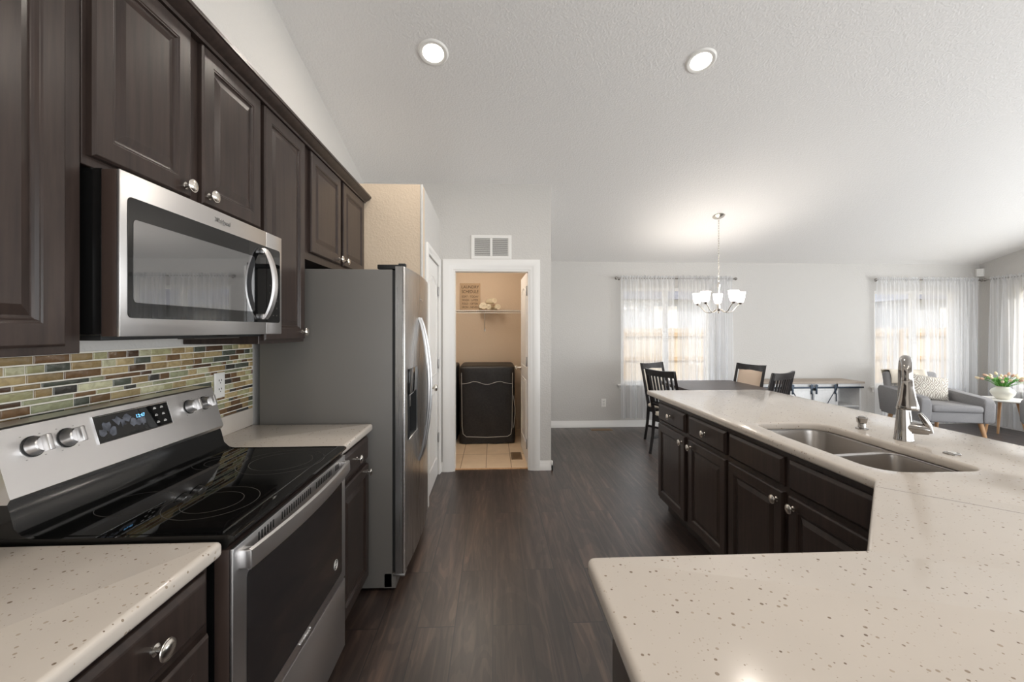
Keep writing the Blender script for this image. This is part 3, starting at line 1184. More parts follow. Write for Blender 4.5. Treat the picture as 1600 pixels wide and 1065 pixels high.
# ---------------------------------------------------------------- refrigerator
FW = 0.838
fg = thing('refrigerator', 'stainless side-by-side refrigerator with charcoal side', 'refrigerator', (-0.462, 2.262, 0), LF)
MB().box(0.004, FW - 0.004, 0.078, 0.775, 0.022, 1.735, 0.004).obj('body', 'fridgeside', fg)
MB().box(0.004, FW - 0.004, 0.060, 0.12, 0.022, 0.098).obj('base_grille', 'fridgeside', fg)
for fx in (0.06, FW - 0.06):
    for fy in (0.14, 0.7):
        ft = MB()
        ft.lathe([(0, 0), (0.018, 0), (0.018, 0.02), (0.01, 0.03), (0, 0.03)], (fx, fy, 0), 'z', 12)
        ft.obj('foot', 'blackm', fg)
MB().box(0.008, FW - 0.008, 0.062, 0.08, 0.11, 1.73).obj('door_gasket', 'blackm', fg)


def bowed(mb, x0, x1, z0, z1, y1=0.062, n=8):
    def fy(x):
        t = x / FW
        return 0.022 * (2 * t - 1) ** 2 - 0.004
    pts = [(x0 + (x1 - x0) * i / n, fy(x0 + (x1 - x0) * i / n)) for i in range(n + 1)]
    mb.prism(pts + [(x1, y1), (x0, y1)], 'z', z0, z1)


SX = 0.372
fd = MB()
# freezer door in four blocks round the dispenser opening
bowed(fd, 0.002, 0.085, 0.098, 1.752)
bowed(fd, 0.305, SX - 0.003, 0.098, 1.752)
bowed(fd, 0.085, 0.305, 0.098, 0.80)
bowed(fd, 0.085, 0.305, 1.19, 1.752)
fdo = fd.obj('freezer_door', 'steeld', fg, ang=30)
rd = MB()
bowed(rd, SX + 0.003, FW - 0.002, 0.098, 1.752)
rdo = rd.obj('fresh_food_door', 'steeld', fg, ang=30)
# bright edge trims
ed = MB()
ed.box(-0.001, 0.006, 0.010, 0.024, 0.1, 1.75, 0.002)
ed.obj('edge_trim', 'badgel', fdo)
ed = MB()
ed.box(SX - 0.0028, SX + 0.0028, -0.001, 0.004, 0.1, 1.75)
ed.obj('seam_trim', 'badgel', fdo)
dp = MB()
dp.box(0.085, 0.305, 0.058, 0.062, 0.80, 1.05)
dp.box(0.085, 0.09, 0.004, 0.06, 0.80, 1.05)
dp.box(0.30, 0.305, 0.004, 0.06, 0.80, 1.05)
dp.box(0.085, 0.305, 0.004, 0.06, 1.045, 1.05)
dpo = dp.obj('dispenser', 'blackm', fdo)
MB().box(0.086, 0.304, 0.0, 0.055, 1.05, 1.19, 0.003).obj('dispenser_panel', 'blackglass', dpo)
MB().box(0.085, 0.305, 0.0, 0.058, 0.795, 0.806, 0.002).obj('drip_tray', 'badgel', dpo)
MB().box(0.17, 0.22, 0.02, 0.05, 0.96, 1.045, 0.004).obj('dispenser_paddle', 'greyline', dpo)
MB().box(0.1, 0.29, 0.018, 0.024, 1.03, 1.048, 0.002).obj('dispenser_lip', 'white', dpo)
for dparent, hx in ((fdo, SX - 0.035), (rdo, SX + 0.035)):
    hb = MB()
    pts = []
    for i in range(25):
        t = i / 24
        pts.append((hx + (0.012 if hx > SX else -0.012) * math.sin(PI * t), -0.004 - 0.062 * math.sin(PI * t) ** 0.7, 0.605 + 0.88 * t))
    hb.tube(pts, 0.0095, 12, False, 0.8)
    hb.obj('handle', 'steel', dparent, ang=60)
text_obj('badge', 'Whirlpool', 0.02, 'badgel', rdo, (SX + 0.055, -0.005, 1.60), (PI / 2, 0, 0), 0.001)
hg = MB()
hg.box(0.01, 0.09, 0.03, 0.16, 1.738, 1.762, 0.004)
hg.box(0.02, 0.05, 0.012, 0.05, 1.752, 1.77, 0.003)
hg.obj('hinge_cover', 'blackm', fg)
hg = MB()
hg.box(0.003, 0.06, 0.012, 0.075, 0.082, 0.097, 0.003)
hg.obj('bottom_hinge', 'hinge', fg)

# ---------------------------------------------------------------- island and peninsula
IF = 1.302
ib = thing('island_base_cabinet', 'dark island cabinet with two knobbed drawers at the far end', 'cabinet', (IF, 3.195, 0), RF)
carcass(ib, 0.945, 0.58, 0, 0.876, 0.1)
drawer_front(ib, 0.020, 0.460, 0.715, 0.845)
drawer_front(ib, 0.515, 0.950, 0.715, 0.845)
panel_door(ib, 0.020, 0.460, 0.125, 0.690, (0.425, 0.645))
panel_door(ib, 0.515, 0.950, 0.125, 0.690, (0.550, 0.645))
ib2 = thing('sink_base_cabinet', 'dark island sink cabinet with two blank drawer fronts', 'cabinet', (IF, 2.249, 0), RF)
carcass(ib2, 0.93, 0.58, 0, 0.876, 0.1, hollow=True)
drawer_front(ib2, 0.035, 0.460, 0.715, 0.845, False, name='false_front')
drawer_front(ib2, 0.495, 0.915, 0.715, 0.845, False, name='false_front')
panel_door(ib2, 0.035, 0.460, 0.125, 0.690, (0.425, 0.645))
panel_door(ib2, 0.495, 0.915, 0.125, 0.690, (0.530, 0.645))
kb = MB().prism([(0.87, 0.878), (1.302, 1.31), (1.88, 1.31), (1.88, 0.30), (0.87, 0.30)], 'z', 0.1, 0.876)
cc_ = tag(kb.obj('corner_base_cabinet', 'cab'), 'dark diagonal corner cabinet below the peninsula counter bend', 'cabinet')
MB().prism([(0.90, 0.83), (1.35, 1.30), (1.85, 1.30), (1.85, 0.33), (0.90, 0.33)], 'z', 0.0, 0.1).obj('toe_kick', 'cab', cc_)
pb = tag(MB().box(0.255, 0.868, 0.30, 0.878, 0.1, 0.876, 0.002).obj('peninsula_base_cabinet', 'cab'), 'dark base cabinet below the peninsula counter end', 'cabinet')
MB().box(0.28, 0.868, 0.33, 0.81, 0.0, 0.1).obj('toe_kick', 'cab', pb)
bp = MB()
bp.box(1.885, 1.90, 0.30, 3.195, 0.0, 0.876)
tag(bp.obj('cabinet_panel', 'cab'), 'dark panel closing the living room side of the island', 'panel')

hole = rounded([(1.372, 1.80), (1.372, 1.392), (1.745, 1.392), (1.747, 2.152), (1.390, 2.152)], [0, 0.10, 0.06, 0.10, 0.05], 8)
hole = rounded([(1.366, 1.392), (1.749, 1.392), (1.747, 2.152), (1.390, 2.152), (1.366, 1.9)], [0.11, 0.07, 0.11, 0.05, 0.1], 8)
outer = rounded([(0.205, 0.26), (2.272, 0.26), (2.272, 3.361), (1.262, 3.361), (1.268, 1.327), (0.846, 0.905), (0.205, 0.905)],
                [0.03, 0.03, 0.10, 0.012, 0.02, 0.02, 0.02], 6)
isl = countertop('countertop', 'large cream speckled quartz island and peninsula countertop with sink cutout', outer, [hole])
sm = MB()
a, bb = Vector((1.213, 1.262)), Vector((2.10, 0.44))
d = (bb - a).normalized()
nrm = Vector((-d.y, d.x)) * 0.0011
sm.prism([tuple(a + nrm), tuple(a - nrm), tuple(bb - nrm), tuple(bb + nrm)], 'z', 0.9135, 0.91415)
sm.obj('mitre_seam', 'greyline', isl)


def bowl(mb, pts, z0, z1, taper=0.02):
    n = len(pts)
    cx = sum(p[0] for p in pts) / n
    cy = sum(p[1] for p in pts) / n

    def ring(zz, k):
        return [mb.v((cx + (p[0] - cx) * k, cy + (p[1] - cy) * k, zz)) for p in pts]
    levels = [(z1, 1.0), (z1 - 0.02, 0.985), (z0 + 0.04, 0.94), (z0 + 0.012, 0.91), (z0, 0.84), (z0 - 0.004, 0.2)]
    prev = None
    for zz, k in levels:
        r = ring(zz, k)
        if prev:
            for i in range(n):
                j = (i + 1) % n
                mb.f([prev[i], prev[j], r[j], r[i]])
        prev = r
    mb.f(prev)
    return ring


skt = thing('sink', 'undermount stainless double bowl sink set in the island counter', 'sink', (1.56, 1.77, 0.70))
T = Matrix.Translation((-1.56, -1.77, -0.70))
bpts1 = rounded([(1.386, 1.375), (1.752, 1.380), (1.752, 1.735), (1.372, 1.690)], [0.09, 0.06, 0.05, 0.05], 7)
bpts2 = rounded([(1.372, 1.715), (1.752, 1.760), (1.750, 2.165), (1.384, 2.165)], [0.05, 0.05, 0.09, 0.05], 7)
for nm, bp_ in (('near_bowl', bpts1), ('far_bowl', bpts2)):
    mb = MB()
    mb.X = T
    bowl(mb, bp_, 0.70, 0.868)
    o = mb.obj('bowl', 'sinksteel', skt, ang=60, recalc=False)
    cx = sum(p[0] for p in bp_) / len(bp_)
    cy = sum(p[1] for p in bp_) / len(bp_)
    dm = MB()
    dm.X = T
    dm.lathe([(0, 0.698), (0.03, 0.698), (0.032, 0.701), (0.042, 0.701), (0.044, 0.697)], (cx, cy, 0), 'z', 24)
    dm.obj('drain', 'chrome', o)
fl = MB()
fl.X = T
so = rounded([(1.33, 1.35), (1.79, 1.35), (1.79, 2.19), (1.33, 2.19)], 0.04)
fs = slab(so, [[p for p in bpts1], [p for p in bpts2]], 0.866, 0.8745, 0.002)
bmesh.ops.translate(fs.bm, verts=fs.bm.verts, vec=(-1.56, -1.77, -0.70))
fs.obj('flange', 'steel', skt, ang=40)

# faucet
fc = thing('faucet', 'tall chrome pull-down kitchen faucet with side lever behind the sink', 'faucet', (1.849, 1.791, 0.914), math.atan2(-0.76, -0.65))
# local +x = spout direction (over the near bowl)
mb = MB()
mb.lathe([(0, 0), (0.036, 0), (0.036, 0.004), (0.034, 0.010), (0.031, 0.05), (0.026, 0.12), (0.022, 0.17), (0.021, 0.20), (0.0205, 0.215), (0, 0.215)], (0, 0, 0), 'z', 28)
fb = mb.obj('body', 'chrome', fc)
mb = MB()
pts = [(0, 0, 0.19)]
for i in range(15):
    t = PI - PI * 1.06 * i / 14
    pts.append((0.062 + 0.062 * math.cos(t), 0, 0.295 + 0.072 * math.sin(t)))
mb.tube(pts, [0.0195] + [0.0195 - 0.0015 * (i / 14) for i in range(15)], 20)
mb.obj('spout', 'chrome', fc, ang=60)
mb = MB()
e = Vector(pts[-1])
mb.X = Matrix.Translation(e) @ Matrix.Rotation(-0.10, 4, 'Y')
mb.lathe([(0, 0.012), (0.019, 0.010), (0.0195, 0.0), (0.0200, -0.003), (0.0185, -0.004), (0.0195, -0.006), (0.0215, -0.03), (0.028, -0.075), (0.036, -0.108), (0.0375, -0.122), (0.034, -0.127), (0.0, -0.125)], (0, 0, 0), 'z', 28)
mb.obj('spray_head', 'chrome', fc, ang=50)
mb = MB()
# valve barrel to the side facing right in the photograph (local +y), with lever
mb.tube([(0, 0.0, 0.060), (0, 0.03, 0.060), (0, 0.06, 0.058), (0, 0.082, 0.055)], [0.029, 0.027, 0.025, 0.021], 20)
mb.obj('valve', 'chrome', fc, ang=50)
mb = MB()
mb.tube([(0.004, 0.084, 0.045), (0.010, 0.078, 0.075), (0.014, 0.062, 0.108), (0.016, 0.050, 0.128)], [0.012, 0.0135, 0.0115, 0.008], 14, False, 0.75)
mb.obj('lever', 'chrome', fc, ang=60)

sd = thing('soap_dispenser', 'short chrome soap dispenser top on the island behind the sink', 'soap dispenser', (1.846, 2.0, 0.914))
MB().lathe([(0, 0), (0.027, 0), (0.027, 0.004), (0.017, 0.009), (0.0155, 0.028), (0.020, 0.032), (0.0225, 0.050), (0.024, 0.056), (0.0215, 0.058), (0.010, 0.056), (0, 0.056)], (0, 0, 0), 'z', 24).obj('body', 'chrome', sd)
MB().lathe([(0, 0.054), (0.014, 0.054), (0.015, 0.061), (0.010, 0.064), (0, 0.064)], (0, 0, 0), 'z', 24).obj('cap', 'chrome', sd)
sw = thing('air_switch_button', 'small flat chrome button on the island counter near the sink', 'button', (1.832, 1.579, 0.914))
MB().lathe([(0, 0), (0.026, 0), (0.026, 0.003), (0.022, 0.006), (0.014, 0.0065)], (0, 0, 0), 'z', 24).obj('bezel', 'chrome', sw)
MB().lathe([(0, 0.004), (0.0135, 0.004), (0.013, 0.008), (0, 0.0085)], (0, 0, 0), 'z', 20).obj('push_cap', 'nickel', sw)


# ---------------------------------------------------------------- doors and fittings of the room
def slab_door(name, w, h, t, loc, rz):
    """two-panel door, local x along the width, front faces -y"""
    root = bpy.data.objects.new(name, None)
    COL.objects.link(root)
    root.location = loc
    root.rotation_euler = (0, 0, rz)
    root['kind'] = 'structure'
    mb = MB()
    mb.box(0, w, -t + 0.004, -0.004, 0.004, h, 0)
    for (z0, z1, arch) in ((0.20, 0.86, False), (1.0, h - 0.14, True)):
        for side in (-1, 1):
            y0 = -t + 0.004 if side < 0 else -0.004
            x0, x1 = 0.12, w - 0.12
            pts = [(x0, z0), (x1, z0), (x1, z1 - (0.06 if arch else 0))]
            if arch:
                for i in range(1, 12):
                    tt = i / 12
                    pts.append((x1 + (x0 - x1) * tt, z1 - 0.06 + 0.06 * math.sin(PI * tt)))
            pts.append((x0, z1 - (0.06 if arch else 0)))
            cx, cz_ = (x0 + x1) / 2, (z0 + z1) / 2
            # raised frame bead and raised field
            mb.tube([(p[0], y0, p[1]) for p in pts], 0.007, 6, True)
            k = 0.86
            inner = [(cx + (p[0] - cx) * k, cz_ + (p[1] - cz_) * 0.92) for p in pts]
            if side < 0:
                mb.prism(inner, 'y', y0 - 0.004, y0 + 0.001)
            else:
                mb.prism(inner, 'y', y0 - 0.001, y0 + 0.004)
    mb.obj('door_leaf', 'trim', root, ang=30)
    return root


pd = slab_door('door_1', DY1 - DY0 - 0.006, 2.03, 0.035, (PX - 0.04, DY0 + 0.003, 0.0), LF)
for hz in (0.365, 1.08, 1.783):
    MB().box(DY1 - DY0 - 0.03, DY1 - DY0 + 0.004, -0.046, -0.034, hz - 0.045, hz + 0.045, 0.003).obj('hinge', 'hinge', pd)


def lever(parent, x, y, z, sgn=-1, mat='nickel'):
    mb = MB()
    mb.lathe([(0, 0), (0.03, 0), (0.03, 0.004), (0.012, 0.008), (0.011, 0.045), (0.026, 0.05), (0.029, 0.062), (0.024, 0.073), (0, 0.075)], (x, y, z), '-y' if sgn < 0 else 'y', 20)
    return mb.obj('door_knob', mat, parent)


lever(pd, 0.065, -0.035, 0.93)
ld = slab_door('door_2', 0.72, 2.0, 0.035, (OX1 - 0.018, LY + 0.115, 0.012), math.radians(90 + 1.5))
# leaf swings into the laundry; local x runs into the room, -y faces right (+x)
lever(ld, 0.66, -0.035, 0.95)
lever(ld, 0.66, 0.0, 0.95, 1)
for hz in (0.22, 1.07, 1.80):
    MB().box(-0.012, 0.002, -0.030, 0.012, hz - 0.05, hz + 0.05, 0.003).obj('hinge', 'hinge', ld)

# return air grille
gr = thing('return_air_grille', 'white return air grille on the wall above the laundry doorway', 'vent', (-0.0155, LY - 0.0005, 2.2355))
MB().panel(-0.202, 0.202, -0.12, 0.12, [(0, 0), (0, -0.004), (0.005, -0.008), (0.030, -0.008), (0.033, -0.002)]).obj('frame', 'whitemetal', gr)
mb = MB()
for i in range(19):
    zz = -0.083 + i * 0.0092
    for x0, x1 in ((-0.165, -0.012), (0.012, 0.165)):
        mb.prism([(-0.003, zz), (-0.0075, zz - 0.0045), (-0.0075, zz - 0.0030), (-0.003, zz + 0.0015)], 'x', x0, x1)
mb.obj('louvre_slats', 'whitemetal', gr)
MB().box(-0.012, 0.012, -0.0085, -0.001, -0.088, 0.088).obj('centre_bar', 'whitemetal', gr)
MB().box(-0.165, 0.165, -0.0026, -0.0021, -0.087, 0.087).obj('duct_opening', 'slot', gr)

# registers in the floors
rv = thing('floor_register', 'flat brown floor register on the dark planks below the far wall', 'vent', (1.53, 5.80, 0.0))
MB().panel(-0.15, 0.15, -0.05, 0.05, [(0, 0), (0, -0.003), (0.004, -0.005), (0.02, -0.005), (0.022, -0.002)]).obj('frame', 'bronze', rv).rotation_euler = (-PI / 2, 0, 0)
mb = MB()
for i in range(16):
    mb.box(-0.127 + i * 0.0165, -0.117 + i * 0.0165, -0.028, 0.028, 0.0015, 0.004)
mb.obj('grille_bars', 'bronze', rv)
rv = thing('floor_register', 'small brown register in the beige laundry tiles beside the open door', 'vent', (0.262, 4.62, 0.008))
MB().panel(-0.06, 0.06, -0.13, 0.13, [(0, 0), (0, -0.003), (0.004, -0.005), (0.014, -0.005), (0.016, -0.002)]).obj('frame', 'bronze', rv).rotation_euler = (-PI / 2, 0, 0)
mb = MB()
for i in range(14):
    mb.box(-0.04, 0.04, -0.11 + i * 0.016, -0.101 + i * 0.016, 0.0015, 0.004)
mb.obj('grille_bars', 'bronze', rv)


# ---------------------------------------------------------------- windows, rods, sheers
def window(name, w, h, loc, rz):
    root = bpy.data.objects.new(name, None)
    COL.objects.link(root)
    root.location = loc
    root.rotation_euler = (0, 0, rz)
    root['kind'] = 'structure'
    fr = MB()
    t = 0.045
    fr.box(0, t, 0.03, 0.10, 0, h)
    fr.box(w - t, w, 0.03, 0.10, 0, h)
    fr.box(t, w - t, 0.03, 0.10, 0, t)
    fr.box(t, w - t, 0.03, 0.10, h - t, h)
    fr.box(w / 2 - 0.03, w / 2 + 0.03, 0.035, 0.095, t, h - t)
    fr.obj('window_frame', 'trim', root)
    for x0, x1 in ((t, w / 2 - 0.03), (w / 2 + 0.03, w - t)):
        MB().box(x0, x1, 0.06, 0.064, t, h - t).obj('pane', 'glass', root)
    sl_ = MB()
    sl_.box(-0.06, w + 0.06, -0.055, 0.03, -0.022, 0.002, 0.004)
    sl_.box(-0.04, w + 0.04, -0.018, -0.001, -0.075, -0.022, 0.003)
    sl_.obj('window_sill', 'trim', root)
    return root


window('window_1', W1[1] - W1[0], W1[3] - W1[2], (W1[0], FY, W1[2]), 0)
window('window_2', W2[1] - W2[0], W2[3] - W2[2], (W2[0], FY, W2[2]), 0)
window('window_3', W3[1] - W3[0], W3[3] - W3[2], (RW, W3[1], W3[2]), RF)
window('added_window_4', W4[1] - W4[0], W4[3] - W4[2], (RW, W4[1], W4[2]), RF)
window('added_window_5', W5[1] - W5[0], W5[3] - W5[2], (RW, W5[1], W5[2]), RF)


def rod(label, length, loc, rz):
    o = thing('curtain_rod', label, 'curtain rod', loc, rz, None)
    MB().tube([(0, 0, 0), (length, 0, 0)], 0.009, 12).obj('pole', 'chrome', o)
    for x, s_ in ((0, -1), (length, 1)):
        mb = MB()
        mb.lathe([(0, 0), (0.010, 0), (0.012, 0.008), (0.009, 0.014), (0.019, 0.022), (0.023, 0.035), (0.017, 0.050), (0, 0.055)], (0, 0, 0), 'x', 16)
        if s_ < 0:
            bmesh.ops.scale(mb.bm, vec=(-1, 1, 1), verts=mb.bm.verts)
        bmesh.ops.translate(mb.bm, verts=mb.bm.verts, vec=(x, 0, 0))
        mb.obj('finial', 'chrome', o)
    mb = MB()
    for x in (0.03, length - 0.03):
        mb.tube([(x, 0, 0), (x, 0.075, 0)], 0.006, 8)
        mb.box(x - 0.012, x + 0.012, 0.073, 0.078, -0.02, 0.02)
    mb.obj('bracket', 'chrome', o)
    return o


RZ = 2.15
rod('silver curtain rod above the dining window sheers', 1.69, (1.80, FY - 0.079, RZ), 0)
rod('silver curtain rod above the sheers behind the armchair', 1.58, (5.69, FY - 0.079, RZ), 0)
rod('silver curtain rod on the right wall above the vase', 1.98, (RW - 0.079, 5.80, RZ), RF)


def curtain(label, x0, x1, zb, loc, rz, seed, pleats):
    """one gathered sheer panel, local x along the rod, hanging around it"""
    r = random.Random(seed)
    ph = [r.uniform(0, 6.28) for _ in range(6)]
    w = x1 - x0

    def fn(u, v):
        z = RZ + 0.035 - v * (RZ + 0.035 - zb)
        g = min(1.0, v * 1.6 + 0.25)
        a = u * pleats * 2 * PI
        amp = 0.010 + 0.022 * g
        y = amp * math.sin(a + ph[0] + 1.3 * math.sin(u * 9 + ph[1])) + 0.010 * g * math.sin(a * 0.43 + ph[2])
        if v < 0.035:      # rod pocket and ruffle
            y = 0.011 * math.sin(u * pleats * 2 * PI * 2.3 + ph[3]) + 0.002
        x = x0 + w * u + 0.018 * g * math.sin(a * 0.5 + ph[4]) * math.sin(v * 2.2)
        if v < 0.01:
            z += 0.010 * math.sin(u * pleats * 2 * PI * 1.7 + ph[5])
        return (x, y - 0.014, z)
    mb = MB()
    nv = 26
    V = []
    nu = int(pleats * 12)
    for i in range(nu + 1):
        V.append([mb.v(fn(i / nu, (j / nv) ** 1.25)) for j in range(nv + 1)])
    for i in range(nu):
        for j in range(nv):
            mb.f([V[i][j], V[i + 1][j], V[i + 1][j + 1], V[i][j + 1]])
    o = mb.obj('sheer_curtain', 'sheer', None, recalc=False, ang=180)
    o.location = loc
    o.rotation_euler = (0, 0, rz)
    return tag(o, label, 'curtain')


CY = FY - 0.079
curtain('left white sheer curtain panel at the dining window', 1.83, 2.62, 0.14, (0, CY, 0), 0, 1, 9)
curtain('right white sheer curtain panel at the dining window behind the chandelier', 2.665, 3.47, 0.14, (0, CY, 0), 0, 2, 15)
curtain('left white sheer curtain panel behind the grey armchair', 5.66, 6.32, 0.03, (0, CY, 0), 0, 3, 9)
curtain('right white sheer curtain panel behind the grey armchair near the corner', 6.365, 7.24, 0.03, (0, CY, 0), 0, 4, 14)
curtain('white sheer curtain panel on the right wall behind the vase', 0.02, 0.98, 0.03, (RW - 0.079, 5.78, 0), RF, 5, 12)
curtain('white sheer curtain panel farther along the right wall past the picture edge', 1.025, 1.96, 0.03, (RW - 0.079, 5.78, 0), RF, 6, 12)
ms = thing('motion_sensor', 'small white motion sensor high in the corner of the room', 'sensor', (RW - 0.045, FY - 0.045, 2.21), -PI / 4)
MB().prism([(-0.035, -0.02), (0.035, -0.02), (0.05, 0.02), (-0.05, 0.02)], 'z', 0.0, 0.115).obj('housing', 'white', ms)
MB().box(-0.026, 0.026, -0.024, -0.02, 0.02, 0.06, 0.004).obj('lens', 'whitemetal', ms)

# ---------------------------------------------------------------- lights
for lab, (x, y) in (('round recessed ceiling light above the aisle, left of the two', (-0.392, 2.763)), ('round recessed ceiling light above the island, right of the two', (1.412, 2.764)),
                    ):
    z = cz(y)
    o = thing('recessed_light', lab, 'ceiling light', (x, y, z), 0, 'recessed ceiling lights')
    o.rotation_euler = (-math.atan(0.2625), 0, 0)
    MB().lathe([(0.0, -0.004), (0.066, -0.004), (0.075, -0.010), (0.090, -0.010), (0.098, -0.004), (0.100, 0.0)], (0, 0, 0), 'z', 40).obj('trim_ring', 'white', o)
    MB().lathe([(0, -0.010), (0.05, -0.0095), (0.068, -0.0075), (0.068, -0.003)], (0, 0, 0), 'z', 40).obj('diffuser', 'can', o)
CANS = [(-0.392, 2.763), (1.412, 2.764), (-0.30, -1.0), (1.40, -1.0)]  # last two: stronger unseen lamps added behind the camera, no fixtures
for i, (x, y) in enumerate(CANS):
    la = bpy.data.lights.new('recessed_and_fill_lamp', 'AREA')
    la.shape = 'DISK'
    la.size = 0.13
    la.energy = 5 if i < 2 else 19
    la.color = (1.0, 0.91, 0.81)
    lo = bpy.data.objects.new('recessed_and_fill_lamp', la)
    COL.objects.link(lo)
    lo.location = (x, y, cz(y) - 0.03)
    lo.rotation_euler = (-math.atan(0.2625), 0, 0)
la = bpy.data.lights.new('laundry_lamp', 'POINT')
la.energy = 9
la.color = (1.0, 0.89, 0.76)
la.shadow_soft_size = 0.12
lo = bpy.data.objects.new('laundry_lamp', la)
COL.objects.link(lo)
lo.location = (-0.25, 4.75, 2.25)

# chandelier
CHX, CHY = 2.612, 4.70
CHZ = cz(CHY)
ch = thing('chandelier', 'brushed nickel five-arm chandelier with frosted bell shades over the dining table', 'chandelier', (CHX, CHY, 1.60))
mb = MB()
mb.X = Matrix.Translation((0, 0, CHZ - 1.60)) @ Matrix.Rotation(-math.atan(0.2625), 4, 'X')
mb.lathe([(0, -0.028), (0.012, -0.028), (0.02, -0.02), (0.06, -0.012), (0.068, -0.004), (0.068, 0.0), (0, 0)], (0, 0, 0), 'z', 28)
mb.obj('canopy', 'nickel', ch)
mb = MB()
z0, z1 = 0.375, CHZ - 1.60 - 0.03
nl = int((z1 - z0) / 0.028)
for i in range(nl):
    zc = z0 + (i + 0.5) * (z1 - z0) / nl
    pts = []
    for k in range(14):
        t = 2 * PI * k / 14
        a, bq = 0.0075 * math.cos(t), 0.0185 * math.sin(t)
        pts.append((a, 0, zc + bq) if i % 2 == 0 else (0, a, zc + bq))
    mb.tube(pts, 0.0022, 6, True)
mb.obj('chain', 'nickel', ch)
mb = MB()
mb.lathe([(0, 0.0), (0.008, 0.003), (0.012, 0.014), (0.006, 0.024), (0.016, 0.035), (0.022, 0.06), (0.017, 0.12), (0.010, 0.20), (0.0095, 0.28), (0.018, 0.315), (0.02, 0.33), (0.010, 0.345), (0.006, 0.37), (0.011, 0.38), (0, 0.385)], (0, 0, 0), 'z', 24)
mb.obj('stem', 'nickel', ch)
for k in range(5):
    th = math.radians(-9 + 72 * k)
    dx, dy = math.cos(th), math.sin(th)
    mb = MB()
    pts = []
    for i in range(17):
        t = i / 16
        r_ = 0.015 + 0.222 * t
        zz = 0.055 - 0.045 * math.sin(PI * min(1, t * 1.25)) + 0.06 * max(0, t - 0.62) / 0.38 * t
        pts.append((dx * r_, dy * r_, zz))
    mb.tube(pts, 0.0058, 10)
    mb.lathe([(0, 0.105), (0.012, 0.105), (0.020, 0.118), (0.024, 0.128), (0, 0.128)], (dx * 0.237, dy * 0.237, -0.005), 'z', 20)
    arm = mb.obj('arm', 'nickel', ch, ang=60)
    mb = MB()
    mb.lathe([(0.016, 0.122), (0.028, 0.126), (0.038, 0.145), (0.045, 0.18), (0.051, 0.225), (0.056, 0.243), (0.053, 0.243), (0.048, 0.225), (0.042, 0.18), (0.034, 0.147), (0.02, 0.13)], (dx * 0.237, dy * 0.237, 0), 'z', 28)
    mb.obj('lamp_shade', 'shade', arm, ang=60)
    la = bpy.data.lights.new('chandelier_bulb', 'POINT')
    la.energy = 3.6
    la.color = (1.0, 0.93, 0.85)
    la.shadow_soft_size = 0.02
    lo = bpy.data.objects.new('chandelier_bulb', la)
    COL.objects.link(lo)
    lo.location = (CHX + dx * 0.237, CHY + dy * 0.237, 1.60 + 0.20)

# ---------------------------------------------------------------- laundry
sh = thing('wire_shelf', 'white wire shelf across the laundry wall', 'shelf', (LW + 0.02, FY - 0.09, 1.672))
SW_ = 0.468 - (LW + 0.02)
mb = MB()
for i in range(int(SW_ / 0.03)):
    mb.tube([(0.015 + i * 0.03, 0, -0.0025), (0.015 + i * 0.03, -0.30, -0.0025), (0.015 + i * 0.03, -0.30, -0.034)], 0.0016, 5)
mb.obj('cross_wires', 'whitemetal', sh)
mb = MB()
mb.tube([(0, -0.30, -0.003), (SW_, -0.30, -0.003)], 0.004, 8)
mb.tube([(0, -0.30, -0.036), (SW_, -0.30, -0.036)], 0.004, 8)
mb.tube([(0, -0.01, -0.003), (SW_, -0.01, -0.003)], 0.004, 8)
mb.tube([(0, -0.15, -0.006), (SW_, -0.15, -0.006)], 0.003, 8)
mb.obj('rails', 'whitemetal', sh)
bx = -0.113 - (LW + 0.02)
mb = MB()
mb.tube([(bx, -0.295, -0.036), (bx, -0.004, -0.26)], 0.005, 8)
mb.box(bx - 0.012, bx + 0.012, -0.01, -0.0005, -0.285, -0.245, 0.003)
mb.obj('support_brace', 'whitemetal', sh)

sg = thing('laundry_sign', 'tan laundry schedule sign leaning on the wire shelf', 'sign', (-0.318, FY - 0.125, 1.674))
sg.rotation_euler = (math.radians(-4), 0, 0)
MB().box(-0.142, 0.142, 0, 0.012, 0, 0.392, 0.002).obj('board', 'kraft', sg)
for txt, zz, sz, sx in (('LAUNDRY', 0.335, 0.058, 0.92), ('SCHEDULE', 0.270, 0.066, 0.74), ('SORT - TODAY', 0.200, 0.040, 0.86), ('WASH - LATER', 0.150, 0.040, 0.84), ('FOLD - OFTEN', 0.100, 0.040, 0.86), ('IRON - NEVER', 0.050, 0.040, 0.86)):
    text_obj('lettering', txt, sz, 'ink', sg, (0, -0.0008, zz), (PI / 2, 0, 0), 0.0006, sx=sx)


